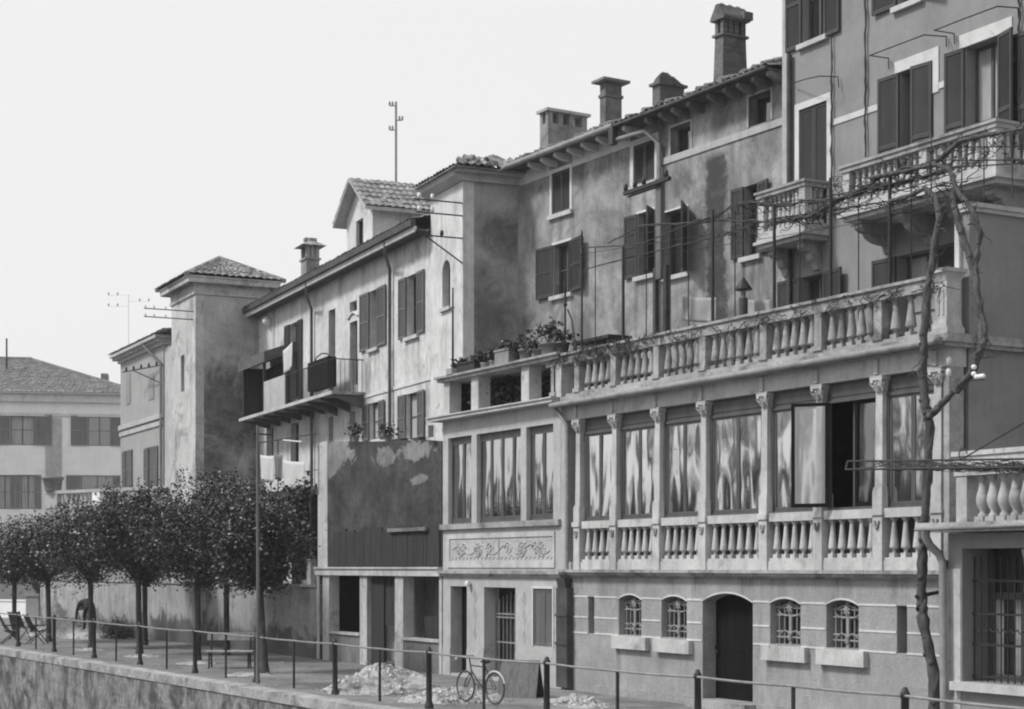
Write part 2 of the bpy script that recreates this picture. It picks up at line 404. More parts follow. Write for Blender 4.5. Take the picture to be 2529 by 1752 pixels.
def shutter(parent, u, v, z0, z1, wd, side, ang, mat, mid=True):
    """a louvred leaf hinged at (u, v); side -1 opens to the left, +1 to the right; ang: degrees away from the wall"""
    mb = MB(); h = z1 - z0; st = .055
    mb.box(0, st, -.02, .02, 0, h); mb.box(wd - st, wd, -.02, .02, 0, h)
    for q in (0, h * .48, h - .07)[::1 if mid else 2]: mb.box(st, wd - st, -.018, .018, q, q + .07)
    n = int(h / .042)
    for i in range(n):
        z = .03 + i * (h - .06) / n
        mb.add([(st, -.014, z), (wd - st, -.014, z), (wd - st, .012, z + .046), (st, .012, z + .046)], [(0, 1, 2, 3)])
    mb.box(st, wd - st, .017, .02, 0.01, h - .01)
    a = R(ang); dx, dy = side * math.cos(a), -math.sin(a)
    nx, ny = -dy, dx
    if side < 0: nx, ny = dy, -dx
    mb.v = [(u + p[0] * dx + p[1] * nx, v + p[0] * dy + p[1] * ny, z0 + p[2]) for p in mb.v]
    return mb.build('shutter', mat, parent)
def window(th, u0, u1, z0, z1, rec=.16, shut=(None, None), sw=None, sill=True, surround=0, mull=1, pane='glass_dull', smat='wood',
           fmat='casing', sillmat='stone', name='window', curtain=False, bars=1, trim='trim', v0=0.0, sz=None):
    mb = MB(); t = .05; a, b = v0 + rec, v0 + rec + .05
    mb.box(u0, u0 + t, a, b, z0, z1); mb.box(u1 - t, u1, a, b, z0, z1); mb.box(u0 + t, u1 - t, a, b, z0, z0 + t); mb.box(u0 + t, u1 - t, a, b, z1 - t, z1)
    for i in range(mull):
        c = u0 + (u1 - u0) * (i + 1) / (mull + 1); mb.box(c - .03, c + .03, a - .004, b - .004, z0 + t, z1 - t)
    for i in range(bars):
        c = z0 + (z1 - z0) * (i + 1) / (bars + 1); mb.box(u0 + t, u1 - t, a + .008, b - .008, c - .014, c + .014)
    wn = mb.build(name, M[fmat], th)
    MB().box(u0 + .02, u1 - .02, b - .02, b - .012, z0 + .02, z1 - .02).build('pane', M['curtain'] if curtain else M[pane], wn)
    wd = sw or (u1 - u0) / 2
    s0, s1 = sz or (z0, z1)
    for i, s in ((0, -1), (1, 1)):
        if shut[i] is not None: shutter(wn, u0 if s < 0 else u1, v0 - .03, s0, s1, wd, s, shut[i], M[smat])
    if sill: MB().box(u0 - .1, u1 + .1, v0 - .09, v0 + .1, z0 - .1, z0 - .003).build('sill', M[sillmat], wn)
    if surround:
        q = surround; mb = MB(); zb = z0 if not sill else z0 - .003
        mb.box(u0 - q, u0, v0 - .022, v0 + .05, zb, z1); mb.box(u1, u1 + q, v0 - .022, v0 + .05, zb, z1); mb.box(u0 - q, u1 + q, v0 - .024, v0 + .05, z1, z1 + q)
        mb.build('surround', M[trim], wn)
    return wn
def closed_shutter(th, u0, u1, z0, z1, smat='wood', surround=.07, sill=True, name='window', v0=0.0):
    wn = MB().box(u0, u1, v0 + .12, v0 + .14, z0, z1).build(name, M['dark'], th)
    c = (u0 + u1) / 2
    shutter(wn, u0, v0 + .03, z0, z1, c - u0 - .004, 1, 0, M[smat], False); shutter(wn, u1, v0 + .03, z0, z1, u1 - c - .004, -1, 0, M[smat], False)
    if sill: MB().box(u0 - .12, u1 + .12, v0 - .08, v0 + .1, z0 - .11, z0 - .003).build('sill', M['stone'], wn)
    if surround:
        q = surround; mb = MB()
        mb.box(u0 - q, u0, v0 - .022, v0 + .05, z0, z1); mb.box(u1, u1 + q, v0 - .022, v0 + .05, z0, z1); mb.box(u0 - q, u1 + q, v0 - .024, v0 + .05, z1, z1 + q)
        mb.build('surround', M['trim'], wn)
    return wn
def baluster(parent, u, v, z0, h, k=1.0, name='baluster', mat='stone'):
    mb = MB(); b = .062 * k
    mb.box(u - b, u + b, v - b, v + b, z0, z0 + .11 * h)
    mb.lathe((u, v, z0), [(.034 * k, .11 * h), (.034 * k, .19 * h), (.055 * k, .22 * h), (.08 * k, .235 * h), (.082 * k, .27 * h), (.07 * k, .42 * h), (.052 * k, .65 * h), (.038 * k, .86 * h), (.036 * k, .9 * h), (.052 * k, .91 * h), (.052 * k, .945 * h), (.04 * k, .95 * h)], 10)
    mb.box(u - b * .85, u + b * .85, v - b * .85, v + b * .85, z0 + .945 * h, z0 + h)
    return mb.build(name, M[mat], parent)
def vase(parent, u, v, z0, h, k=1.0):
    mb = MB(); b = .085 * k
    mb.box(u - b, u + b, v - b, v + b, z0, z0 + .12 * h)
    mb.lathe((u, v, z0), [(.07 * k, .12 * h), (.07 * k, .16 * h), (.04 * k, .20 * h), (.045 * k, .25 * h), (.085 * k, .36 * h), (.1 * k, .46 * h), (.09 * k, .56 * h), (.06 * k, .72 * h), (.045 * k, .86 * h), (.06 * k, .89 * h), (.06 * k, .92 * h)], 12)
    mb.box(u - b * .8, u + b * .8, v - b * .8, v + b * .8, z0 + .92 * h, z0 + h)
    return mb.build('baluster', M['stone'], parent)
def leaves(mb, center, rad, n, size, rnd, flat=0.3):
    for _ in range(n):
        p = Vector(center) + Vector((rnd.gauss(0, rad[0]), rnd.gauss(0, rad[1]), rnd.gauss(0, rad[2])))
        d = Vector((rnd.uniform(-1, 1), rnd.uniform(-1, 1), rnd.uniform(-.7, .5))).normalized()
        e = d.cross(Vector((rnd.uniform(-1, 1), rnd.uniform(-1, 1), rnd.uniform(.2, 1)))).normalized()
        L = size * rnd.uniform(.7, 1.35); W = L * .32
        mb.add([p, p + d * L * .5 + e * W, p + d * L, p + d * L * .5 - e * W], [(0, 1, 2, 3)])
    return mb
def downpipe(parent, pts, r=.05, mat='zinc', name='downpipe'):
    return MB().tube(pts, r, 8).build(name, M[mat], parent)

# ------------------------------------------------------------------ the setting: quay, ground, water
Q = Fr((-29.13, 12.99), -1.6)                     # v = 0 is the quay's edge
def W(F, u, v, z=0): return Vector((F.P.x + u * F.d[0] + v * F.n[0], F.P.y + u * F.d[1] + v * F.n[1], z))
def quad_obj(name, pts, mat):
    me = MB(); me.add(pts, [tuple(range(len(pts)))]); return me.build(name, M[mat])
e0, e1 = W(Q, -260, .3), W(Q, 80, .3)
g = quad_obj('ground', [e0, e1, Vector((900, e1.y, 0)), Vector((900, 1500, 0)), Vector((-1500, 1500, 0)), Vector((-1500, e0.y, 0))], 'ground'); tag(g, kind='structure')
mb = MB(); mb.add([W(Q, -260, -.02, .02), W(Q, 80, -.02, .02), W(Q, 80, .38, .03), W(Q, -260, .38, .03), W(Q, -260, -.02, -.18), W(Q, 80, -.02, -.18), W(Q, 80, .38, -.1), W(Q, -260, .38, -.1)], [(0, 1, 2, 3), (0, 4, 5, 1), (2, 6, 7, 3)])
tag(mb.build('quay_kerb', M['kerb']), kind='structure')
water = quad_obj('water', [Vector((-1500, -400, -2.5)), Vector((900, -400, -2.5)), Vector((900, e1.y + 3, -2.5)), Vector((-1500, e0.y + 3, -2.5))], 'water'); tag(water, kind='structure')
bank = quad_obj('opposite_bank', [Vector((-1500, -400, -.4)), Vector((900, -400, -.4)), Vector((900, -12, -.4)), Vector((-1500, -12, -.4))], 'ground'); tag(bank, kind='structure')
mb = MB(); rnd = random.Random(3)
# the quay wall: big rough courses, each block set a few millimetres in or out
qt = thing('quay_wall', 'stained stone and plaster embankment wall rising from the water below the railing', 'embankment wall', (Q.P.x, Q.P.y, -2.6), -Q.a)
zt = -.19
for r_, hh in enumerate((.48, .52, .5, .5, .45)):
    uu = -75.0 + rnd.uniform(0, 1)
    while uu < 22:
        L = rnd.uniform(.7, 1.7); o = rnd.uniform(0, .016)
        mb.box(uu, uu + L - .004, o, .4, zt - hh + .004 + 2.6, zt + 2.6); uu += L
    zt -= hh
mb.box(-260, 80, .05, .42, -.2, 2.415)
mb.build('stonework', M['quay'], qt)

# railing along the quay
rl = thing('quay_railing', 'long iron railing of thick and thin posts along the edge of the quay', 'railing', (Q.P.x, Q.P.y, 0), -Q.a)
pv = .93
thick = [Q.u(x, pv) for x in (45, 134, 233, 346, 482)] + [-7.05, Q.u(828, pv), Q.u(1060, pv), Q.u(1350, pv), Q.u(1724, pv), Q.u(2234, pv)]
thin = [Q.u(x, pv) for x in (89, 182, 287, 412, 558, 726, 938, 1195, 1525, 1959, 2560)]
tops = []
for i, u in enumerate(thick):
    mb = MB(); le = rnd.uniform(-.015, .015)
    mb.lathe((u, pv, 0), [(.085, 0), (.085, .06), (.07, .09), (.056, .14), (.05, 1.0), (.062, 1.01), (.062, 1.06), (.045, 1.09), (.03, 1.13), (.01, 1.14)], 10)
    mb.v = [(x + le * z, y + rnd.uniform(-1e-4, 1e-4), z) for x, y, z in mb.v]
    mb.build('post', M['iron'], rl); tops.append((u, 1.035))
for u in thin:
    MB().box(u - .02, u + .02, pv - .02, pv + .02, 0, 1.03).build('thin_post', M['iron'], rl); tops.append((u, 1.02 + rnd.uniform(-.012, .012)))
tops.sort(); tops = [(-48, 1.03), (-38, 1.03)] + tops
pts = []
for (a, za), (b, zb_) in zip(tops, tops[1:]):
    for k in range(4):
        f = k / 4; pts.append((a + (b - a) * f, pv - .03, za + (zb_ - za) * f - .012 * math.sin(math.pi * f)))
pts.append((tops[-1][0], pv - .03, tops[-1][1]))
MB().tube(pts, .02, 6).build('handrail', M['rail'], rl)
MB().tube([(p[0], p[1] + .03, p[2] * .5) for p in pts if p[0] < -23], .006, 4).build('lower_wire', M['rail'], rl)

# ------------------------------------------------------------------ gallery house (columns, glazing, terrace on top)
G = Fr((onY(2345, HY, 18.7).x, 18.7))
gal = fthing('gallery_house', 'pale house with a glazed column gallery above arched barred windows', 'house', G)
UL = G.u(1399)
zl = lambda y: G.z((1900, y))
Z_SILL, Z_J2, Z_J1, Z_CB, Z_CT = zl(1593), zl(1547), zl(1487), zl(1429), zl(1408)
Z_B0, Z_B1, Z_R1, Z_PED = zl(1386), zl(1289), zl(1268), zl(1227)
Z_A0, Z_A1 = 5.69, 5.98
Z_T0, Z_TB, Z_TR0, Z_TR1 = 6.19, 6.26, 6.90, 7.13
holes = []; gw = []
def arch_hole(f, xl, xr, yb, ys, ya):
    u0, u1 = G.u(f(xl, 0)[0]), G.u(f(xr, 0)[0]); xm = (xl + xr) / 2
    zb, za = G.z(f(xm, yb)), G.z(f(xm, ya)); zs = G.z(f(xl, ys))
    return u0, u1, max(zb, 0), zs, za
arcs = [arch_hole(A3, 632, 829, 778, 462, 424), arch_hole(A3, 1005, 1226, 800, 473, 436), arch_hole(A7, 165, 404, 1088, 765, 728), arch_hole(A7, 606, 860, 1118, 776, 738)]
for a in arcs: holes.append(arch(*a))
d0 = arch_hole(A3, 1365, 1805, 1600, 480, 411); d0 = (d0[0], d0[1], .14, d0[3], d0[4])
holes.append(arch(*d0))
sl = [(G.u(A3(365, 0)[0]), G.u(A3(418, 0)[0])), (G.u(A7(1160, 0)[0]), G.u(A7(1240, 0)[0]))]
for a, b in sl: holes.append(rect(a, b, Z_SILL, Z_J1))
dl = [(UL + (0 - UL) * f, Z_CB, .3, .55) for f in (.04, .13, .21, .34, .42, .55, .63, .78, .9)] + [(a[0], a[2] - .2, .12, .8) for a in arcs] + [(a[1], a[2] - .2, .1, .7) for a in arcs]
M['render_base'] = plaster('ground_floor_render', .26, .34, .19, .55, .75, .5, .22, .2, 22, .4, mott=.16, chips=0, extra=drips(dl, .55))
mb = MB(); mb.wall(rect(UL, 0, 0, Z_CB), holes, .42)
mb.box(-.3, 0, .42, 7, 0, Z_CB); mb.box(UL, UL + .3, .42, 4, 0, Z_CB)
mb.build('ground_floor_wall', M['render_base'], gal)
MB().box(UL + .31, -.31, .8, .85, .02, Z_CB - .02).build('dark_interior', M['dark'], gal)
# string lines round the blocks
mb = MB(); gaps = sorted([(a[0] - .02, a[1] + .02) for a in arcs + [d0]] + [(a - .01, b + .01) for a, b in sl])
for z in (Z_SILL, Z_J2, Z_J1):
    u = UL + .02
    for a, b in gaps + [(-.02, -.02)]:
        if a - u > .02: MB().box(u, a, -.012, .03, z - .015, z + .018).build('string_course', M['trim'], gal)
        u = b
for a in arcs + [d0]:
    mb = MB(); o = arch(a[0] - .035, a[1] + .035, a[2], a[3], a[4] + .03, 12)[2:]; i_ = arch(*a, 12)[2:]
    for k in range(len(o) - 1):
        mb.add([(o[k][0], -.016, o[k][1]), (o[k + 1][0], -.016, o[k + 1][1]), (i_[k + 1][0], -.016, i_[k + 1][1]), (i_[k][0], -.016, i_[k][1]),
                (o[k][0], .03, o[k][1]), (o[k + 1][0], .03, o[k + 1][1])], [(0, 1, 2, 3), (0, 4, 5, 1)])
    mb.build('arch_moulding', M['trim'], gal)
for a in arcs:                                       # barred windows: grille with a flower on a middle stem
    u0, u1, zb, zs, za = a; um = (u0 + u1) / 2; wdt = u1 - u0; v = .13
    fr = MB(); fr.box(u0, u0 + .04, .34, .38, zb, zs); fr.box(u1 - .04, u1, .34, .38, zb, zs); fr.box(um - .02, um + .02, .34, .38, zb, za); fr.box(u0, u1, .335, .375, zs - .05, zs)
    wn = fr.build('barred_window', M['casing'], gal)
    MB().box(u0 - .05, u1 + .05, .385, .39, zb - .05, za + .05).build('pane', M['glass_dull'], wn)
    gr = MB(); hgt = za - zb
    for f in (.14, .26, .62, .78): gr.box(u0 + .01, u1 - .01, v - .012, v + .012, zb + f * hgt, zb + f * hgt + .028)
    for f in (.12, .3, .7, .88): gr.box(u0 + f * wdt - .009, u0 + f * wdt + .009, v - .009, v + .009, zb, zb + hgt * .9)
    for sgn in (-1, 1):
        gr.tube([(um + sgn * (.06 + .3 * wdt * math.sin(t_)), v - .02, zb + hgt * (.62 + .12 * (1 - math.cos(t_)))) for t_ in [k * math.pi / 8 for k in range(9)]], .013, 5)
        gr.tube([(um + sgn * .33 * wdt * f, v - .02, zb + hgt * (.2 + .1 * math.sin(math.pi * f))) for f in [k / 6 for k in range(7)]], .012, 5)
    gr.box(um - .035, um + .035, v - .02, v + .02, zb, zb + hgt * .95)
    for k in range(8):
        t_ = k * math.pi / 4; gr.tube([(um, v - .03, zb + hgt * .8), (um + .09 * math.cos(t_), v - .035, zb + hgt * .8 + .1 * math.sin(t_))], [.03, .018], 5)
        gr.tube([(um, v - .03, zb + hgt * .15), (um + .06 * math.cos(t_), v - .035, zb + hgt * .15 + .06 * math.sin(t_))], [.022, .012], 5)
    gr.build('grille', M['zinc'], wn)
for f, xl, xr, yt, yb in ((A3, 568, 865, 790, 900), (A3, 930, 1245, 815, 932), (A7, 95, 435, 1102, 1220), (A7, 525, 900, 1130, 1255)):
    u0, u1 = G.u(f(xl, 0)[0], -.1), G.u(f(xr, 0)[0], -.1); xm = (xl + xr) / 2
    MB().box(u0, u1, -.11, .05, G.z(f(xm, yb), -.1), G.z(f(xm, yt), -.1)).build('sill', M['stone'], gal)
for a, b in sl:
    MB().box(a, b, .2, .24, Z_SILL, Z_J1).build('slit_window', M['plank'], gal)
dr = MB()
for k in range(5):
    w_ = (d0[1] - d0[0] - .02) / 5; dr.box(d0[0] + .01 + k * w_, d0[0] + .01 + (k + 1) * w_ - .008, .3, .34, .14, d0[4])
dr.box(d0[0], d0[1], .285, .3, 1.05, 1.13)
dd = dr.build('door', M['door'], gal); MB().lathe((d0[0] + .12, .25, 1.0), [(.03, 0), (.03, .05)], 8).build('handle', M['iron'], dd)
MB().box(d0[0] - .15, d0[1] + .15, -.3, .42, 0, .138).build('doorstep', M['stone_worn'], gal)
mb = MB(); mb.box(UL + 1.2, d0[0] - .16, -.05, .02, 0, .16); mb.box(d0[1] + .16, 0, -.05, .02, 0, .16); mb.build('plinth', M['render_grain'], gal)
# main cornice: three stepped mouldings, carried round the side
mb = MB()
for o, za, zb_ in ((.05, Z_CB, Z_CB + .035), (.13, Z_CB + .035, Z_CB + .09), (.19, Z_CB + .09, Z_CT)): mb.box(UL - .03, o * .5, -o, .4 - o * .01, za, zb_)
mb.build('cornice', M['stone_worn'], gal)
mb = MB(); mb.box(UL, 0, .0, .32, Z_CT, Z_B0); mb.build('gallery_plinth', M['stone'], gal)
# columns on pedestals
cols = [(1416, 1436), (1506, 1525), (1612, 1632), (1726, 1746), (1875, 1898), (2010, 2033), (2157, 2182), (2302, 2326)]
cu = [(G.u(a), G.u(b)) for a, b in cols]
for a, b in cu:
    c, h = (a + b) / 2, .095
    mb = MB(); mb.box(c - .115, c + .115, -.03, .22, Z_CT, Z_PED); mb.box(c - .14, c + .14, -.06, .24, Z_R1 - .11, Z_R1 - .01)
    mb.box(c - .105, c + .105, -.02, .2, Z_PED, Z_PED + .05)
    sh = Z_A0 - .27
    mb.frustum((c, .09), .09, .09, Z_PED + .05, .078, .078, sh)
    pc = mb.build('column', M['stone'], gal)
    cp = MB(); cp.frustum((c, .09), .075, .075, sh, .125, .125, sh + .2); cp.box(c - .15, c + .15, -.06, .24, sh + .2, Z_A0)
    for sgn in (-1, 1):
        cp.tube([(c + sgn * .1, -.03, sh + .1), (c + sgn * .14, -.05, sh + .15), (c + sgn * .11, -.055, sh + .19), (c + sgn * .085, -.05, sh + .16)], .022, 5)
        cp.tube([(c + sgn * .03, -.01, sh + .02), (c + sgn * .05, -.05, sh + .08), (c + sgn * .05, -.065, sh + .11)], .025, 5)
        cp.tube([(c + .09, .09 + sgn * .08, sh + .02), (c + .12, .09 + sgn * .1, sh + .1), (c + .15, .09 + sgn * .12, sh + .15)], .022, 5)
    cp.tube([(c, -.02, sh + .02), (c, -.05, sh + .12), (c, -.07, sh + .15)], .025, 5)
    cp.build('capital', M['stone'], pc)
    sw = MB(); sw.tube([(c - .05, -.045, Z_R1 - .2), (c - .03, -.05, Z_R1 - .3), (c, -.055, Z_R1 - .33), (c + .03, -.05, Z_R1 - .3), (c + .05, -.045, Z_R1 - .2)], .02, 5); sw.build('swag', M['stone_worn'], pc)
bays = [(cu[i][1], cu[i + 1][0]) for i in range(7)]
nb = [4, 5, 5, 6, 5, 5, 4]
for (a, b), n in zip(bays, nb):
    a, b = a + .02, b - .02
    MB().box(a, b, -.01, .19, Z_B1, Z_R1).build('handrail', M['stone'], gal)
    MB().box(a, b, .0, .18, Z_B0, Z_B0 + .05).build('footrail', M['stone'], gal)
    st = (b - a) / n
    for k in range(n): baluster(gal, a + st * (k + .5), .09, Z_B0 + .05, Z_B1 - Z_B0 - .05, .95)
MB().box(UL + .17, 0, .44, .46, Z_B0, Z_R1).build('parapet_back', M['casing'], gal)
# glazing bays
prnd = random.Random(41)
def leaf(parent, u0, u1, z0, z1, v, gl, mat='casing', t=.042, name='casement'):
    mb = MB(); mb.box(u0, u0 + t, v, v + .04, z0, z1); mb.box(u1 - t, u1, v, v + .04, z0, z1); mb.box(u0 + t, u1 - t, v, v + .04, z0, z0 + t * 1.2); mb.box(u0 + t, u1 - t, v, v + .04, z1 - t, z1)
    o = mb.build(name, M[mat], parent)
    pn_ = MB().box(u0 + t * .8, u1 - t * .8, v + .015, v + .022, z0 + t, z1 - t * .8); ru, rz = prnd.uniform(-.016, .016), prnd.uniform(-.010, .010)
    pn_.v = [(x, y + (x - (u0 + u1) / 2) * ru + (z - (z0 + z1) / 2) * rz, z) for x, y, z in pn_.v]
    pn_.build('pane', M[gl], o)
    return o
TR = Z_A0 - .33
for i, (a, b) in enumerate(bays):
    a0, b0 = a - .03, b + .03
    mb = MB(); mb.box(a0, b0, .12, .17, TR, Z_A0 + .02); mb.box(a0, b0, .09, .12, TR, TR + .05); mb.box(a0 + .1, b0 - .1, .105, .12, TR + .1, Z_A0 - .05)
    mb.box(a0, a0 + .045, .1, .18, Z_R1, TR); mb.box(b0 - .045, b0, .1, .18, Z_R1, TR); mb.box(a0 + .045, b0 - .045, .1, .18, Z_R1, Z_R1 + .05)
    wb = mb.build('gallery_window', M['casing'], gal)
    x0, x1, z0, z1 = a0 + .048, b0 - .048, Z_R1 + .055, TR - .005; c = (x0 + x1) / 2
    if i != 5:
        leaf(wb, x0, c - .003, z0, z1, .118, 'glass'); leaf(wb, c + .003, x1, z0, z1, .118, 'glass')
    else:                                             # the open bay
        L = leaf(wb, 0, (x1 - x0) / 2 + .02, z0, z1, -.02, 'glass_clear', mat='door', t=.055, name='open_casement')
        for o in [L] + list(L.children):
            a_ = R(180 + 38)
            for vtx in o.data.vertices:
                x, y = vtx.co.x, vtx.co.y
                vtx.co.x = x0 + .19 + x * math.cos(a_) - y * math.sin(a_); vtx.co.y = -.06 + (x * math.sin(a_) + y * math.cos(a_))
        leaf(wb, c + .02, x1, z0, z1, .14, 'glass_clear', mat='door', t=.06)
        MB().box(c - .16, c - .12, .25, .29, z0, z1).build('mullion', M['casing'], wb)
mb = MB(); mb.box(UL + .02, -.02, 2.6, 2.65, Z_CT, Z_A1); mb.box(UL + .02, -.02, .5, 2.6, Z_CT - .1, Z_CT - .02); mb.box(UL + .02, UL + .06, .3, 2.6, Z_CT, Z_A1)
mb.build('gallery_room', M['dark'], gal)
# left pilaster and gutter pipe
MB().box(G.u(1386), G.u(1403), -.02, .3, Z_CT, Z_A0).build('pilaster', M['grey_trim'], gal)
MB().box(-.13, -.01, .0, .3, Z_CT, Z_A0).build('corner_pilaster', M['stone_worn'], gal)
# entablature, gutter, terrace slab, side wall
mb = MB(); mb.box(UL - .12, -.005, -.03, .35, Z_A0, Z_A1); mb.build('architrave', M['stone'], gal)
for i, (a, b) in enumerate(cu):
    MB().box((a + b) / 2 - .05, (a + b) / 2 + .05, -.075, -.03, Z_A0 + .02, Z_A1 - .03).build('keystone', M['stone'], gal)
mb = MB(); mb.box(UL - .2, .12, -.2, .4, Z_A1, Z_A1 + .06); mb.box(UL - .2, .18, -.26, .4, Z_A1 + .06, Z_A1 + .10); mb.box(UL - .1, .1, -.1, .4, Z_A1 + .10, Z_T0)
mb.box(0.0, .10, .4, 6, Z_A1, Z_A1 + .06); mb.box(0, .15, .4, 6, Z_A1 + .06, Z_A1 + .12); mb.box(0, .07, .4, 6, Z_A1 + .12, Z_T0)
mb.build('terrace_cornice', M['stone_worn'], gal)
MB().tube([(UL - .2, -.27, Z_A1 + .03), (.1, -.27, Z_A1 + .07)], .06, 8).build('gutter', M['zinc'], gal)
mb = MB(); mb.box(UL - .1, 0, .4, 3.4, Z_A1, Z_T0 - .02); mb.build('terrace_floor', M['ground'], gal)
mb = MB(); mb.box(-.3, -.004, .4, 6, Z_CB, Z_A1); mb.build('side_wall', M['tall'], gal)
# terrace balustrade
MB().box(UL + .0, -.34, -.02, .2, Z_T0, Z_TB).build('terrace_kerb', M['stone_worn'], gal)
for i, (a, b) in enumerate(cu[:7] + [(G.u(1358), G.u(1378))]):
    c = (a + b) / 2; mb = MB(); mb.box(c - .095, c + .095, -.02, .2, Z_TB, Z_TR0); mb.box(c - .12, c + .12, -.05, .22, Z_TB, Z_TB + .08); mb.build('balustrade_pier', M['stone_dark'], gal)
tb = bays[:6] + [(cu[6][1], G.u(2338))]
for (a, b), n in zip(tb, nb):
    st = (b - a - .04) / n
    for k in range(n): baluster(gal, a + .02 + st * (k + .5), .09, Z_TB, Z_TR0 - Z_TB, 1.12, mat='stone_dark')
mb = MB(); mb.box(G.u(1358) - .12, -.35, -.03, .21, Z_TR0, Z_TR1 - .05); mb.box(G.u(1358) - .15, -.33, -.07, .25, Z_TR1 - .05, Z_TR1); mb.build('terrace_rail', M['stone_dark'], gal)
mb = MB(); mb.box(-.33, .014, -.06, .3, Z_T0, Z_T0 + .1); mb.frustum((-.17, .12), .16, .18, Z_T0 + .1, .135, .15, Z_T0 + .22); mb.box(-.3, -.04, -.02, .26, Z_T0 + .22, 7.0)
mb.frustum((-.17, .12), .13, .14, 7.0, .19, .2, 7.14); mb.box(-.38, .05, -.1, .34, 7.14, 7.2)
for q in (-.22, -.12): mb.box(q - .02, q + .02, -.035, -.02, Z_T0 + .3, 6.9)
mb.build('corner_pier', M['stone'], gal)
# wall closing the terrace on the right
ztw = onX(2398, 522, G.P.x).z
mb = MB(); mb.box(-.26, -.01, .42, 3.0, Z_T0 - .02, ztw); mb.build('terrace_end_wall', M['tall'], gal)
mb = MB(); mb.box(-.30, .05, .38, 3.05, ztw, ztw + .06); mb.box(-.28, .09, .36, 3.05, ztw + .06, ztw + .13); mb.build('coping', M['stone'], gal)
mb = MB(); mb.box(-.27, -.17, .36, .42, Z_T0, ztw); mb.build('end_wall_moulding', M['trim'], gal)

# ------------------------------------------------------------------ loggia house between the gallery and the shop
L = Fr((G.P.x + G.u(1388), 18.7))
lg = fthing('loggia_house', 'narrow pale house with a painted scroll panel, ribbon of windows and an open loggia above', 'house', L)
l0 = L.u(1094); lz = lambda f, x, y, v=0: L.z(f(x, y), v)
zc0, zc1 = lz(Z5, 1900, 385), lz(Z5, 1900, 335)
zp0, zp1 = lz(A2, 950, 1325), lz(A2, 950, 1030)
zi0, zi1 = lz(A2, 950, 1270), lz(A2, 950, 1070)
zs0, zs1 = lz(A2, 950, 985), lz(A2, 950, 945)
zw1 = lz(A2, 950, 165); zs2 = lz(A1, 950, 1160); zs3 = lz(A1, 950, 1120); zr0 = lz(A1, 950, 810); zr1 = lz(A1, 950, 762)
U5 = lambda x: L.u(Z5(x, 0)[0])
U2 = lambda x: L.u(A2(x, 0)[0])
U1 = lambda x: L.u(A1(x, 0)[0])
hd = rect(U5(1268), U5(1392), .06, lz(Z5, 1330, 455)); hg = rect(U5(1522), U5(1760), .06, lz(Z5, 1640, 465)); hw = rect(U5(1898), U5(2045), lz(Z5, 1970, 912), lz(Z5, 1970, 474))
mb = MB(); mb.wall(rect(l0, 0, 0, zc0), [hd, hg, hw], .4); mb.box(l0, l0 + .2, .4, 2.8, 0, zc0); mb.build('ground_floor_wall', M['loggia'], lg)
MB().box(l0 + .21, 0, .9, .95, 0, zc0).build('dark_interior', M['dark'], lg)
mb = MB(); q0 = l0
for h_ in (hd, hg, [(0, 0), (0, 0)]): MB().box(q0 + .005, h_[0][0] - .005, -.015, .02, 0, .66).build('dado', M['grey_trim'], lg); q0 = h_[1][0]
MB().box(hd[0][0] + .02, hd[1][0], .3, .34, .06, hd[2][1]).build('door', M['door'], lg)
gt = MB()
for k in range(9):
    u = hg[0][0] + .02 + (hg[1][0] - hg[0][0] - .04) * k / 8; gt.tube([(u, .3, .06), (u, .3, hg[2][1] - .1 - .22 * abs(k - 4) / 4)], .012, 5)
for z in (.12, .85, 1.42, 1.5): gt.box(hg[0][0], hg[1][0], .285, .3, z, z + .035)
gd = gt.build('grated_door', M['rail'], lg); MB().box(hg[0][0], hg[1][0], .42, .45, .06, hg[2][1]).build('pane', M['dark'], gd)
closed_shutter(lg, hw[0][0], hw[1][0], hw[0][1], hw[2][1], 'wood_mid', .05, False)
for xa, xb in ((1400, 1512), (1775, 1885)):           # painted ornament between the openings
    ua, ub = U5(xa), U5(xb); uc = (ua + ub) / 2; mb = MB()
    for z in (1.05, 1.5, 1.9):
        for sgn in (-1, 1): mb.tube([(uc, -.001, z - .15), (uc + sgn * .07, -.001, z - .02), (uc + sgn * .03, -.001, z + .1), (uc, -.001, z + .16)], [.006, .012, .01, .004], 4)
    mb.tube([(uc, -.001, .85), (uc, -.001, 2.05)], .006, 4)
    mb.build('painted_ornament', M['grey_trim'], lg)
mb = MB(); mb.box(l0 - .06, .03, -.07, .38, zc0, zc0 + .06); mb.box(l0 - .1, .05, -.12, .38, zc0 + .06, zc1); mb.build('cornice', M['stone_worn'], lg)
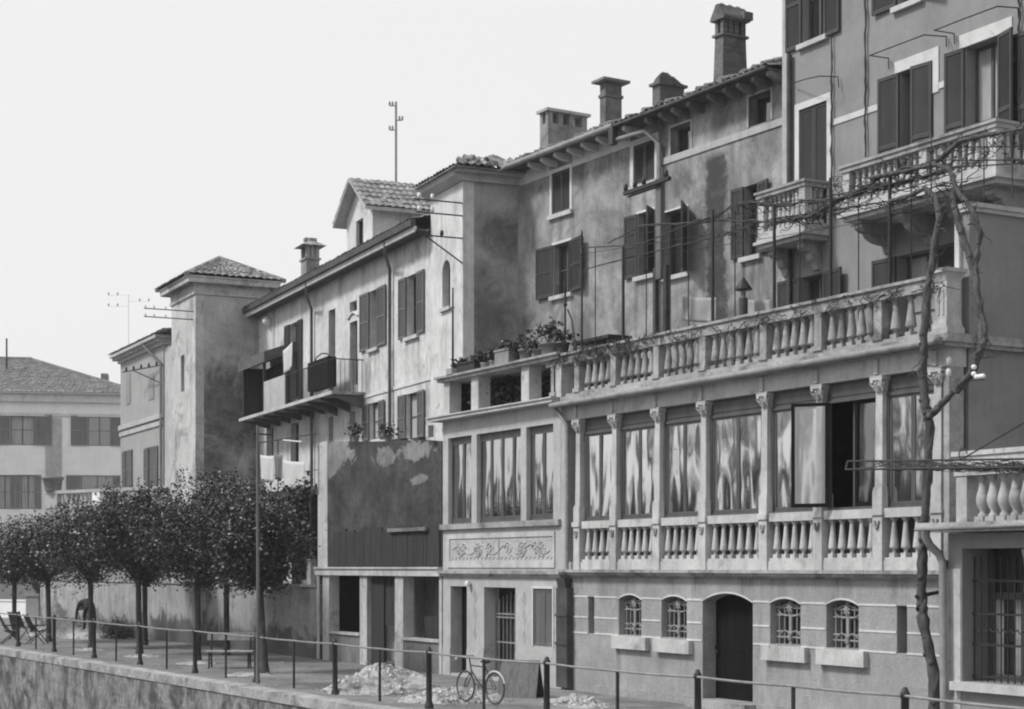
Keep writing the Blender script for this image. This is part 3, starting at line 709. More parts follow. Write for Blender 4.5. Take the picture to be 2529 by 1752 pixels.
# panel storey
mb = MB(); mb.box(l0, 0, 0, .3, zc1, zs0); mb.build('panel_wall', M['loggia'], lg)
pl0, pl1 = U2(205), U2(1045)
mb = MB()
for a, b, c, d in ((U2(182), pl0, zp0, zp1), (pl1, U2(1058), zp0, zp1), (pl0, pl1, zp0, zi0), (pl0, pl1, zi1, zp1)): mb.box(a, b, -.03, .02, c, d)
mb.build('panel_frame', M['stone'], lg)
pn = MB().box(pl0, pl1, -.006, .01, zi0, zi1).build('scroll_panel', M['grey_trim'], lg)
mb = MB(); hh = zi1 - zi0; zc_ = (zi0 + zi1) / 2; um = (pl0 + pl1) / 2                # scrolled stems and leaves in low relief
mb.tube([(um, -.012, zi0 + .05), (um, -.02, zc_), (um, -.012, zi1 - .04)], .02, 5)
for sgn in (-1, 1):
    for j in range(3):
        uc = um + sgn * (.45 + j * .62); r0 = hh * .36; s2 = 1 if j % 2 else -1
        sp = [(uc + sgn * r0 * (1 - t_ / 11) * math.cos(t_ * .75 + 3.3), -.014, zc_ + s2 * r0 * (1 - t_ / 11) * math.sin(t_ * .75 + 3.3)) for t_ in range(11)]
        mb.tube(sp, [.02 - .001 * k for k in range(11)], 5)
        for k in range(5):
            t_ = k * 1.25 + j; p_ = Vector((uc + .05 * math.cos(t_), -.016, zc_ + .05 * math.sin(t_))); mb.tube([p_, p_ + Vector((.07 * math.cos(t_), 0, .07 * math.sin(t_)))], [.016, .008], 5)
        for k in (1, 3, 5): p_ = Vector(sp[k]); mb.tube([p_, p_ + Vector((sgn * .03, 0, s2 * .05)), p_ + Vector((sgn * .1, 0, s2 * .07))], [.012, .022, .006], 5)
mb.tube([(pl0 + .15 + (pl1 - pl0 - .3) * k / 40, -.012, zc_ + hh * .2 * math.sin(k * .62)) for k in range(41)], .014, 5)
for f in (.1, .3, .72, .9):                            # rosettes ringed with leaves
    c = pl0 + (pl1 - pl0) * f
    mb.tube([(c + hh * .3 * math.cos(a), -.010, zc_ + hh * .3 * math.sin(a)) for a in [k * math.pi / 8 for k in range(17)]], .012, 5)
    for k in range(8): a = k * math.pi / 4; mb.tube([(c + hh * .05 * math.cos(a), -.010, zc_ + hh * .05 * math.sin(a)), (c + hh * .18 * math.cos(a + .2), -.012, zc_ + hh * .18 * math.sin(a + .2)), (c + hh * .27 * math.cos(a), -.008, zc_ + hh * .27 * math.sin(a))], [.008, .016, .006], 5)
for k in range(26):                                    # leaves along both edges
    c = pl0 + .1 + (pl1 - pl0 - .2) * k / 25
    for zz_, s2 in ((zi0 + .03, 1), (zi1 - .03, -1)): mb.tube([(c, -.008, zz_), (c + .03, -.010, zz_ + s2 * .05), (c + .09, -.008, zz_ + s2 * .07)], [.006, .014, .005], 5)
tag(mb.build('scrollwork', M['loggia'], pn), kind='stuff')
mb = MB(); mb.box(l0 - .03, 0, -.09, .3, zs0, zs1 + .02); mb.build('window_ledge', M['stone_worn'], lg)
# ribbon of windows
posts = [(U2(150), U2(193)), (U2(383), U2(425)), (U2(784), U2(828)), (U2(1048), U2(1108) )]
for a, b in posts:
    MB().box(a, b, -.02, .2, zs1 + .02, zw1).build('window_post', M['loggia'], lg)
for (a, b), n in zip([(posts[0][1], posts[1][0]), (posts[1][1], posts[2][0]), (posts[2][1], posts[3][0])], (2, 4, 2)):
    mb = MB(); mb.box(a, b, .08, .16, zs1 + .02, zs1 + .1); mb.box(a, b, .08, .16, zw1 - .12, zw1); mb.box(a, a + .02, .10, .15, zs1 + .1, zw1 - .12); rb = mb.build('ribbon_window', M['casing'], lg)
    for k in range(n):
        x0, x1 = a + (b - a) * k / n, a + (b - a) * (k + 1) / n
        leaf(rb, x0 + .004, x1 - .004, zs1 + .105, zw1 - .125, .09, 'glass_side', t=.045)
MB().box(l0 + .05, -.02, .6, .64, zs1, zw1).build('window_room', M['dark'], lg)
mb = MB(); mb.box(l0, .0, -.01, .3, zw1, zs2); mb.build('beam', M['loggia'], lg)
mb = MB(); mb.box(l0 - .28, .04, -.28, .3, zs2, zs3 - .03); mb.box(l0 - .32, .06, -.32, .3, zs3 - .03, zs3); mb.build('loggia_floor_edge', M['stone'], lg)
MB().box(l0, 0, .3, 3.0, zs2, zs3 - .01).build('loggia_floor', M['loggia'], lg)
# open loggia
for x0, x1 in ((158, 203), (380, 438), (788, 850), (1053, 1112)):
    a, b = U1(x0), U1(x1); MB().box(a, b, -.02, .3, zs3, zr0).build('loggia_pillar', M['stone'], lg)
mb = MB(); mb.box(l0 - .08, .0, -.12, 2.9, zr0, zr1 - .05); mb.box(l0 - .14, .05, -.18, 2.95, zr1 - .05, zr1); mb.build('loggia_roof', M['stone_worn'], lg)
MB().box(l0 + .05, 0, 1.5, 1.55, zs3, zr0).build('loggia_back_wall', M['dark'], lg)
MB().box(l0 + .01, l0 + .05, .3, 1.5, zs3, zr0).build('loggia_dark_end', M['dark'], lg)  # added sheet; the loggia's shade is put into its near-black colour
rv = random.Random(8); mb = MB()
for k in range(16): leaves(mb, (rv.uniform(l0 + .4, -.3), rv.uniform(.5, 1.0), rv.uniform(zs3 + .2, zr0 - .25)), (.25, .15, .22), 90, .12, rv)
tag(mb.build('climbing_plant', M['leaf_vine']), 'dark leafy creeper filling the open loggia above the ribbon of windows', 'plant')
bpy.data.objects['climbing_plant'].location = (L.P.x, L.P.y, 0)
MB().box(U2(60) + .02, U2(60) + .16, -.2, -.05, zs2 - .34, zs2 - .06).build('corner_bracket', M['stone'], lg)
# dark boxed rain pipe at the gallery's corner
gp = [(U5(2100), -.1, zc0 - .02), (U5(2110), -.12, zc0 - .25)]
dp = MB(); a, b = L.u(1375, -.14), L.u(1402, -.14); dp.box(a, b, -.16, -.02, .05, zc0 - .22); dp.box(a - .02, b + .02, -.18, -.02, .95, 1.0); dp.box(a - .02, b + .02, -.18, -.02, 1.55, 1.6); dp.frustum(((a + b) / 2, -.09), .15, .07, zc0 - .22, .18, .1, zc0 - .02)
dp.build('boxed_downpipe', M['dark_pipe'], lg)
MB().lathe((U5(1420), -.08, lz(Z5, 1420, 462)), [(.03, 0), (.06, .03), (.065, .1), (.04, .14)], 10).build('wall_lamp', M['porcelain'], lg)
for k, (x, tilt) in enumerate(((1152, -.16),)):
    MB().tube([(L.u(A2(1152, 0)[0], -.1), -.1, zc1), (L.u(A2(1152, 0)[0], -.1), -.1, Z_A0 - .1), (U2(1120), -.2, Z_A1)], .045, 8).build('downpipe', M['zinc'], lg)

# ------------------------------------------------------------------ shop house (dark stained upper wall)
K = Fr((G.P.x + G.u(1090), 18.72))
sh = fthing('shop_house', 'low house with a dark mottled upper wall over three deep openings in pale pillars', 'house', K)
kz = lambda f, x, y, v=0: K.z(f(x, y), v)
k0 = K.u(785); uk = lambda x: K.u(Z5(x, 0)[0])
zk0, zk1 = kz(Z5, 700, 375), kz(Z5, 700, 318)
ztl, ztr = K.z((785, 1091)), K.z((1090, 1091))
mb = MB(); mb.wall([(k0, zk1), (-.01, zk1), (-.01, ztr), (-1.2, ztr + .12), (k0 * .5, (ztl + ztr) / 2), (k0, ztl)], [], .3); mb.box(k0, k0 + .25, .3, 1.6, zk1, ztl - .05)
mb.build('upper_wall', M['shop'], sh)
MB().box(k0 + .26, -.02, .3, 1.9, zk1, ztr - .1).build('upper_floor', M['dark'], sh)
a, b = K.u(Z4(750, 0)[0], -.02), K.u(Z4(825, 0)[0], -.02)
mb = MB(); mb.box(a, b, -.02, .1, zk1 + .03, kz(Z4, 780, 1190)); mb.box(a + .1, b - .02, -.012, .1, kz(Z4, 780, 1190), ztl - .03); mb.build('corner_plaster', M['pillar'], sh)
pb = MB(); x0, x1 = uk(385), uk(1195); n = 26
q = x0; br = random.Random(2)
while q < x1 - .1:
    w_ = br.uniform(.13, .26); w_ = min(w_, x1 - q); pb.box(q + .003, q + w_ - br.uniform(.002, .008), -.03 - br.uniform(0, .02), -.005, zk1 + .05, kz(Z5, 700, 25) + br.uniform(-.06, .06)); q += w_
bd = pb.build('plank_boarding', M['plank'], sh)
MB().box(uk(820), uk(1110), -.13, -.045, kz(Z5, 960, 40), kz(Z5, 960, 12)).build('ledge', M['shop_low'], bd)
mb = MB(); mb.box(k0 - .05, .0, -.08, .3, zk0, zk1 - .02); mb.box(k0 - .02, 0, -.12, .3, zk1 - .02, zk1 + .03); mb.build('lintel_beam', M['pillar'], sh)
ho = [rect(uk(348), uk(578), kz(Z5, 460, 805), zk0), rect(uk(638), uk(845), .05, zk0), rect(uk(912), uk(1182), kz(Z5, 1050, 855), zk0)]
for a, b in ((uk(300), uk(348)), (uk(582), uk(636)), (uk(848), uk(910)), (uk(1184), -.005)):
    MB().box(a, b, -.01, .3, 0, zk0).build('pillar', M['pillar'], sh)
for h_ in (ho[0], ho[2]):
    MB().box(h_[0][0] - .002, h_[1][0] + .002, .02, .28, 0, h_[0][1] - .06).build('parapet', M['shop_low'], sh)
    MB().box(h_[0][0], h_[1][0], -.03, .28, h_[0][1] - .06, h_[0][1]).build('window_ledge', M['pillar'], sh)
h_ = ho[1]; MB().box(h_[0][0], uk(730), .12, .2, 0, zk0).build('shop_door', M['plank'], sh); MB().box(uk(730), h_[1][0], .16, .2, kz(Z5, 780, 760), zk0).build('fanlight', M['plank'], sh)
mb = MB(); mb.box(k0 + .05, -.02, 1.8, 1.85, 0, zk0); mb.box(k0 + .03, k0 + .06, .3, 1.8, 0, zk0); mb.box(k0 + .06, -.02, .3, 1.8, zk0 + .0, zk0 + .05); mb.build('shop_room', M['dark'], sh)
MB().box(uk(930), uk(1180), .5, .56, .5, 1.35).build('counter', M['plank'], sh)
downpipe(sh, [(uk(284), -.07, zk0 - .02), (uk(284), -.07, .02)], .05, 'stone')
for k, (x, y, wd, hgt) in enumerate(((1060, 745, 30, .28), (1320, 745, 60, .25), (1420, 750, 50, .1), (1560, 750, 90, .12))):
    u = K.u(Z4(x, 0)[0], .3); zz = ztl + (ztr - ztl) * (u - k0) / (-k0) - .02
    if k < 2:
        p = thing('potted_plant', ('spiky plant on the left of the dark shop roof', 'small bushy plant on the dark shop roof below the louvred windows')[k], 'plant', W(K, u, .25, zz), 0, 'plants on the shop roof')
        MB().lathe((0, 0, 0), [(.08, 0), (.11, .16), (.12, .18)], 10).build('pot', M['pot'], p)
        leaves(MB(), (0, 0, .32), (.1, .1, .1), 110, .11, rv).build('foliage', M['leaf_vine'], p)
    else:
        o = MB().box(-.2, .2, -.1, .1, 0, hgt).build('planter_box', M['plank']); o.location = W(K, u, .25, zz); tag(o, ('thin board lying on the shop roof', 'dark box at the right end of the shop roof')[k - 2], 'box')

# ------------------------------------------------------------------ rear house behind the terrace
RH = Fr((onY(1943, HY, 21.7).x, 21.7), -2.2)
rear = fthing('rear_house', 'tall grey stained house with bracketed eaves and four chimneys behind the terrace', 'house', RH)
u6 = lambda x, v=0: RH.u(Z6(x, 0)[0], v)
z6 = lambda x, y, v=0: RH.z(Z6(x, y), v)
r0 = RH.u(1306) - 1.2
OV = -.48
ze = (z6(500, 565, OV) + z6(1500, 170, OV)) / 2 - .13                       # gutter line
def soot(t, co, col):
    sep = N(t, 'ShaderNodeSeparateXYZ'); t.links.new(co, sep.inputs[0])
    wob = noise(t, co, 1.4, 6, .7)
    uc = u6(1505); x = mth(t, 'ADD', sep.outputs[0], mth(t, 'MULTIPLY', wob, .7))
    x = mth(t, 'ADD', x, mth(t, 'MULTIPLY', mth(t, 'SUBTRACT', noise(t, co, 5.0, 8, .75), .5), .5))
    d = mth(t, 'ABSOLUTE', mth(t, 'SUBTRACT', x, uc + .35), 0)
    msk = mth(t, 'MULTIPLY', rng(t, d, .40, .25), rng(t, sep.outputs[2], z6(1510, 640), z6(1510, 700)))
    msk = mth(t, 'MULTIPLY', msk, rng(t, noise(t, co, 2.0, 6, .7), .25, .5, .55, 1))
    return mixf(t, msk, col, .055)
M['rear'] = plaster('rear_house_plaster', .24, .37, .14, .48, .64, .6, .35, .14, 18, .25, extra=soot)
wins = []
def W6(xl, xr, xm, yb, yt): return u6(xl), u6(xr), z6(xm, yb), z6(xm, yt)
r1 = W6(330, 460, 395, 1090, 790); r2 = W6(915, 1068, 990, 880, 590); r3 = W6(1180, 1325, 1250, 672, 462); r4 = W6(1740, 1900, 1820, 452, 235)
yb5 = lambda x, y: RH.z(A1(x, y))
r5 = (RH.u(A1(1045, 0)[0]), RH.u(A1(1185, 0)[0]), yb5(1110, 258), z6(410, 1305))
r6 = (u6(945), u6(1062), yb5(1760, 108), z6(1000, 1085)); r7 = (u6(1135), u6(1300), z6(1200, 1540), z6(1200, 1075)); r8 = W6(1705, 1812, 1760, 1400, 890)
holes = [rect(*q) for q in (r1, r2, r3, r4, r5, r6, r7, r8)]
zt = ze + .05
dl = [((q[0] + q[1]) / 2 + o * (q[1] - q[0]) * .6, q[2] - .1, .14, 1.5) for q in (r1, r2, r5, r6, r8) for o in (-1, 0, 1)] + [(u6(1130), z6(1130, 620), .25, 3), (u6(760), zt, .4, 2.2), (u6(560), zt, .3, 1.5), (u6(1640), z6(1640, 560), .3, 2.0)]
M['rear'] = plaster('rear_house_wall', .23, .37, .13, .46, .62, .6, .35, .14, 18, .3, mott=.24, chips=.5, extra=lambda t, co, col: soot(t, co, drips(dl, .5)(t, co, col)))
mb = MB(); mb.wall(rect(r0, 0, 0, zt), holes, .3); mb.box(r0, r0 + .3, .3, 7, 0, zt); mb.build('wall', M['rear'], rear)
MB().box(r0 + .31, -.01, .9, .95, 6, zt).build('dark_interior', M['dark'], rear)
closed_shutter(rear, *r1, v0=0, surround=.09); closed_shutter(rear, *r2, v0=0, surround=.13)
for q in (r3, r4):
    wn = window(rear, *q, rec=.2, sill=False, surround=.05, mull=0, bars=0, pane='glass_dull', trim='grey_trim')
window(rear, *r5, shut=(3, 11), sw=(u6(325) - u6(215)), surround=.06, mull=1)
window(rear, *r6, shut=(3, 54), sw=(u6(935) - u6(850)), surround=.05, mull=0, sill=True)
window(rear, *r7, shut=(None, 47), sw=.62, surround=.04, mull=1, pane='dark')
window(rear, *r8, shut=(2, 8), sw=(u6(1700) - u6(1618)), mull=1, pane='dark', surround=0)
# lower pale frieze under the eaves, string course on the right part
us = u6(905)
mb = MB(); za_, zb_ = z6(620, 712), z6(620, 640); mb.box(r0, r1[0] - .1, -.015, .02, za_, zt - .02); mb.box(r1[1] + .1, r2[0] - .14, -.015, .02, za_, zt - .02); mb.build('frieze', M['trim'], rear)
mb = MB(); q1, q0 = z6(1500, 575), z6(1500, 625); mb.box(r2[1] + .16, 0, -.03, .02, q0, q1); mb.build('string_course', M['grey_trim'], rear)
# eaves: soffit boards, rafter ends, gutter, tiles
mb = MB(); mb.box(r0 - .3, .02, OV, .1, ze + .02, ze + .07); mb.build('soffit', M['soffit'], rear)
k = 0
for x in (200, 290, 385, 480, 580, 690, 790, 880, 1040, 1140, 1230, 1340, 1490, 1600, 1700, 1810, 1920):
    u = u6(x, OV * .6); MB().prism_x([(0, ze - .02), (0, ze - .17), (OV * .55, ze - .14), (OV * .93, ze - .07), (OV * .93, ze + .02), (0, ze + .02)], u - .055, u + .055).build('rafter_end', M['trim'] if x < 900 else M['chimney'], rear)
MB().tube([(r0 - .35, OV - .06, ze + .07), (us, OV - .06, ze + .07)], .075, 8).build('gutter', M['zinc'], rear)
MB().tube([(us + .02, OV - .05, ze + .06), (0, OV - .05, ze + .07)], .05, 8).build('gutter', M['dark_pipe'], rear)
ZR = ze + 1.7
rf = tiled(MB(), (r0 - .3, OV - .02, ze + .1), (.02, OV - .02, ze + .1), (.02, 6.0, ZR), (r0 - .3, 6.0, ZR)); rf.box(r0 - .3, .02, 5.9, 12, 8, ZR - .1)
rt = random.Random(4)
for k in range(70):                                   # loose and broken tiles along the eave
    u = rt.uniform(r0, -.2); v = rt.uniform(OV + .05, .3); z = ze + .16 + (v - OV) * .4; a = rt.uniform(-.5, .5)
    rf.tube([(u, v - .16, z - .04), (u + a * .2, v + .18, z + .06)], [.075, .06], 6)
rf.build('roof', M['tile'], rear)
zroof = lambda v: ze + .1 + (ZR - ze - .1) * (v - OV) / (6 - OV)
# chimneys
def zc(x, y, v): return RH.z(ZC(x, y), v)
def foot(xl, xc, xr, v0_, f=Z6, Fm=None):
    """plan of a chimney from its left edge, near corner and right edge"""
    Fm = Fm or RH; ua, uc = Fm.u(f(xl, 0)[0], v0_), Fm.u(f(xc, 0)[0], v0_); va = Fm.vz((f(xr, 0)[0], HY), uc)[0]
    return ua, uc, v0_, va
a, b, v, v2 = foot(242, 300, 580, .35); zt_ = z6(300, 340, v); zq_ = zt_ - .36; zb_ = ze - .3; dv = v2 - v
mb = MB(); mb.box(a, b, v, v2, zb_, zq_)
for q in (0, .3, .62, 1):
    y0 = v + (dv - .14) * q
    mb.box(b - .12, b, y0, y0 + .14, zq_, zt_ - .07); mb.box(a, a + .12, y0, y0 + .14, zq_, zt_ - .07)
ch = mb.build('chimney', M['chimney'], rear); MB().box(a - .07, b + .07, v - .07, v2 + .07, zt_ - .07, zt_).build('cap', M['grey_trim'], ch)
a, b, v, v2 = foot(672, 712, 828, .5); zt_ = z6(700, 135, v)
mb = MB(); mb.box(a, b, v, v2, ze - .2, zt_ - .06); mb.box(a - .03, b + .03, v - .03, v2 + .03, zt_ - .42, zt_ - .35); ch = mb.build('chimney', M['brick'], rear)
MB().box(a - .15, b + .15, v - .15, v2 + .15, zt_ - .06, zt_).build('cap', M['chimney'], ch)
a, b, v, v2 = foot(1048, 1100, 1275, .5); zt_ = z6(1150, 48, v); zs_ = z6(1100, 168, v)
mb = MB(); mb.box(a, b, v, v2, ze - .2, zs_); mb.box(a - .06, b + .06, v - .06, v2 + .06, zs_, zs_ + .06)
rt = random.Random(6)
for k in range(7):                                    # ragged crumbling top, brick course by brick course
    f = k / 7; y1 = v2 - (v2 - v) * (.62 * f + rt.uniform(-.03, .05)); y0 = v + (v2 - v) * (.02 + .22 * f * f)
    mb.box(a + .2 * f, b - .1 * f, y0, y1, zs_ + .06 + f * (zt_ - zs_ - .06), zs_ + .06 + (f + 1 / 7) * (zt_ - zs_ - .06))
mb.build('chimney', M['brick'], rear)
a, b, v, v2 = foot(945, 1060, 1378, .6, ZC); zt_ = zc(1040, 52, v); z1_ = zc(1060, 490, v); z2_ = zc(1060, 340, v); cu_, cv = (a + b) / 2, (v + v2) / 2; ha, hb_ = (b - a) / 2, (v2 - v) / 2
mb = MB(); mb.frustum((cu_, cv), ha + .05, hb_ + .05, ze - .2, ha, hb_, z1_); mb.box(cu_ - ha - .05, cu_ + ha + .05, cv - hb_ - .05, cv + hb_ + .05, z1_, z1_ + .05)
for sx in (-1, 1):
    for q in (-1, -.38, .25, 1): y0 = cv + q * (hb_ - .06); mb.box(cu_ + sx * (ha - .05) - .05, cu_ + sx * (ha - .05) + .05, y0 - .06, y0 + .06, z1_ + .05, z2_ + .125)
ch = mb.build('chimney', M['brick'], rear)
mb = MB(); zm_ = z2_ + .12; o = .1; mb.prism([(cu_ - ha - o, zm_), (cu_ + ha + o, zm_), (cu_ + ha + o, zm_ + .05), (cu_ + .05, zt_), (cu_ - .05, zt_), (cu_ - ha - o, zm_ + .05)], cv - hb_ - .06, cv + hb_ + .05)
for q in (-.9, -.2, .5): mb.tube([(cu_, cv + q * hb_, zt_ - .02), (cu_, cv + (q + .6) * hb_, zt_ - .05)], [.07, .055], 6)
mb.box(cu_ + ha * .2, cu_ + ha + o + .03, cv + hb_ * .55, cv + hb_ + .1, zm_ + .04, zm_ + (zt_ - zm_) * .62)
mb.build('cap', M['brick'], ch)
# rain pipe from the gutter down beside the utility pole
downpipe(rear, [(us, OV, ze), (us + .03, OV, ze - .25), (u6(1040, -.12), -.3, z6(1045, 500, -.2)), (u6(1095, -.1), -.1, z6(1090, 600, -.1)), (u6(1095, -.1), -.1, 6.2)], .055)
MB().box(us - .1, us + .06, OV - .12, OV + .02, ze - .35, ze + .05).build('rain_hopper', M['dark_pipe'], rear)

# ------------------------------------------------------------------ tall house on the right
H = Fr((onY(1936, HY, 21.45).x, 21.45))
tall = fthing('tall_house', 'tallest grey house with white window bands and two stone balconies on the right', 'house', H)
u4 = lambda x, v=0: H.u(A4(x, 0)[0], v)
z4 = lambda x, y, v=0: H.z(A4(x, y), v)
def W4(xl, xr, xm, yb, yt): return u4(xl), u4(xr), z4(xm, yb), z4(xm, yt)
HT = 16.5; HR = 13.5
zt1 = z4(350, 330)
ZB1 = H.z(A5(690, 545), -.6)
h1 = (u4(262), u4(440), z4(350, 318), z4(350, 318) + 1.75); h3 = (u4(238), u4(458), H.z(A5(690, 520)), z4(350, 832))
zb2 = H.z(ZB(700, 840), -.9) + .12
h4 = (u4(1030), u4(1290), zb2, z4(1160, 530)); h5 = (u4(1545), u4(1815), zb2, z4(1680, 330))
h2 = (u4(1010), u4(1190), z4(1100, 22), z4(1100, 22) + 1.75)
u5 = lambda x, v=0: H.u(A5(x, 0)[0], v)
z5 = lambda x, y, v=0: H.z(A5(x, y), v)
h6 = (u5(1312), u5(1640), 6.2, z5(1480, 700)); h7 = (u5(560), u5(745), 6.2, z5(650, 885))
mb = MB(); mb.wall(rect(0, HR, 0, HT), [rect(*q) for q in (h1, h2, h3, h4, h5, h6, h7)], .35); mb.box(0, .3, .35, 9, 0, HT); mb.box(HR - .3, HR, .35, 9, 0, HT)
mb.build('wall', M['tall'], tall)
mb = MB(); mb.box(.31, HR - .31, 1.2, 1.25, 5, HT); mb.build('dark_interior', M['dark'], tall)
rf = tiled(MB(), (-.5, -.7, HT + .05), (HR, -.7, HT + .05), (HR, 6, HT + 2.6), (-.5, 6, HT + 2.6), .3, .5); rf.box(-.5, HR, -.7, 9, HT, HT + .05); rf.build('roof', M['tile'], tall)
MB().box(-.02, .16, -.03, .0, 6.2, HT).build('quoin_strip', M['grey_trim'], tall)
window(tall, *h1, shut=(2, 2), sw=(u4(258) - u4(140)), surround=0, sz=(h1[2] - .05, h1[3]))
window(tall, *h2, shut=(3, 22), sw=.62, surround=0)
closed_shutter(tall, *h3, surround=.13, sill=False)
window(tall, *h4, shut=(3, None), sw=u4(1020) - u4(865), surround=.0, sill=False, mull=1, rec=.22, pane='dark')
wn4 = [o for o in tall.children if o.name.startswith('window')][-1]
shutter(wn4, h4[1], -.03, h4[2], h4[3], u4(1290) - u4(1145), -1, 8, M['wood'])
mb = MB(); ta = z4(1320, 730); mb.box(h4[0] - .12, h4[1] + .16, -.025, .02, h4[3] + .01, h4[3] + .22); mb.box(h4[1] + .01, h4[1] + .16, -.023, .02, ta, h4[3] + .01); mb.build('surround', M['trim'], wn4)
window(tall, *h5, shut=(3, 16), sw=u4(1530) - u4(1385), surround=0, sill=False, mull=1, rec=.24, curtain=True)
wn5 = [o for o in tall.children if o.name.startswith('window')][-1]
MB().box(h5[0] - .12, h5[1] + .3, -.025, .02, h5[3] + .01, h5[3] + .24).build('surround', M['trim'], wn5)
shutter(wn5, u4(1885), -.03, zb2, h5[3] - .1, .62, 1, 2, M['wood'])
window(tall, *h6, shut=(2, 4), sw=h6[0] - u5(1135), surround=0, sill=False, rec=.25, curtain=True)
window(tall, *h7, shut=(2, 9), sw=h7[0] - u5(398), surround=0, sill=False, rec=.2)
# white band tying the window heads together
zb_ = z4(680, 932); zt_ = z4(680, 885)
mb = MB(); mb.box(u4(492), u4(862), -.02, .02, zb_, zt_); mb.box(h4[1] + .165, u4(1383), -.02, .02, zb_, zt_); mb.box(u4(1890), HR, -.02, .02, zb_, zt_); mb.build('white_band', M['trim'], tall)
# iron rods that once carried awnings, and the cables up the wall
def rod(pts, r=.012, v=-.02):
    return MB().tube([(u4(x, -o), -o, z4(x, y, -o)) for x, y, o in pts], r, 5).build('awning_rod', M['iron'], tall)
rod([(180, 660, .1), (290, 625, .35), (400, 602, .45), (540, 608, .06), (547, 690, .06)])
rod([(940, 545, .04), (940, 462, .04), (790, 440, .75), (1000, 360, .75), (1220, 277, .75), (1395, 290, .04), (1395, 372, .04)])
rod([(1460, 350, .04), (1455, 267, .04), (1300, 242, .75), (1560, 140, .75), (1800, 52, .75), (1960, 65, .04), (1965, 150, .04)])
for x, y0, y1, w_ in ((490, 250, 1440, .018), (757, -60, 1240, .022), (1970, -80, 960, .02)):
    rr = random.Random(x); MB().tube([(u4(x, -.05) + rr.uniform(-.02, .02), -.05, z4(x, y0, -.05) + (z4(x, y1, -.05) - z4(x, y0, -.05)) * k / 24) for k in range(25)], [w_ * rr.uniform(.7, 1.3) for _ in range(25)], 5).build('wall_cable', M['iron'], tall)
MB().tube([(.27, -.08, 6.2), (.27, -.08, zt1 - .1)], .055, 8).build('downpipe', M['dark_pipe'], tall)
def balcony(u0, u1, vf, zs, zr, npan, label, corner_right=True):
    b = MB(); b.box(u0, u1, -vf, -.002, zs - .03, zs + .05); b.box(u0 - .05, u1 + .05, -vf - .05, -.002, zs - .09, zs - .03); b.box(u0 + .03, u1 - .03, -vf + .03, -.002, zs - .17, zs - .09)
    bo = b.build('balcony', M['stone'], tall, label)
    k0_ = zs + .05; kb = MB(); kb.box(u0 + .02, u1 - .02, -vf + .02, -vf + .2, k0_, k0_ + .10); kb.box(u1 - .2, u1 - .02, -vf + .2, -.01, k0_, k0_ + .10); kb.box(u0 + .02, u0 + .2, -vf + .2, -.01, k0_, k0_ + .10); kb.build('kerb', M['stone'], bo)
    rb = MB(); rb.box(u0 - .01, u1 + .01, -vf - .01, -vf + .22, zr - .13, zr - .05); rb.box(u1 - .22, u1 + .01, -vf + .22, -.004, zr - .13, zr - .05); rb.box(u0 - .01, u0 + .22, -vf + .22, -.004, zr - .13, zr - .05)
    rb.box(u0 - .04, u1 + .04, -vf - .04, -vf + .24, zr - .05, zr); rb.box(u1 - .24, u1 + .04, -vf + .24, -.003, zr - .05, zr); rb.box(u0 - .04, u0 + .24, -vf + .24, -.003, zr - .05, zr); rb.build('handrail', M['stone_worn'], bo)
    z0_ = k0_ + .10; hh = zr - .13 - z0_
    for q in (u0 + .11, u1 - .11) + ((u0 + (u1 - u0) * .55,) if npan > 12 else ()): MB().box(q - .09, q + .09, -vf + .02, -vf + .2, z0_, zr - .13).build('pier', M['stone'], bo)
    for i in range(npan):
        u = u0 + .26 + (u1 - u0 - .52) * (i + .5) / npan
        if npan > 12 and abs(u - (u0 + (u1 - u0) * .55)) < .14: continue
        baluster(bo, u, -vf + .11, z0_, hh, .72)
    ns = max(2, int((vf - .3) / .2))
    for s_ in (u1 - .11, u0 + .11):
        for i in range(ns): baluster(bo, s_, -vf + .26 + (vf - .3) * (i + .5) / ns, z0_, hh, .72)
    nc = 2 if npan < 12 else 4
    for i in range(nc):
        c = u0 + .3 + (u1 - u0 - .6) * i / (nc - 1); pr = [(-.002, zs - .17), (-.002, zs - .72), (-.1, zs - .7), (-.16, zs - .56)] + [(-.16 - (vf - .5) * math.sin(t_ * math.pi / 12), zs - .56 + .18 * (1 - math.cos(t_ * math.pi / 12))) for t_ in range(1, 7)] + [(-vf + .22, zs - .36), (-vf + .14, zs - .3), (-vf + .14, zs - .17)]
        cb = MB(); cb.prism_x(pr, c - .1, c + .1); cb.box(c - .12, c + .12, -vf + .1, -.01, zs - .22, zs - .168); co_ = cb.build('console', M['stone_worn'], bo)
    return bo
vf = .6; balcony(u5(215, -vf), u5(590, -vf), vf, z5(400, 588, -vf) + .04, z5(400, 190, -vf), 7, 'smaller balcony on the left')
vf = .95; zr_ = H.z(ZB(740, 350), -vf); zs_ = H.z(ZB(740, 815), -vf) + .1
balcony(H.u(ZB(90, 0)[0], -vf), H.u(ZB(1390, 0)[0], -vf), vf, zs_, zr_, 20, 'long balcony on the right')

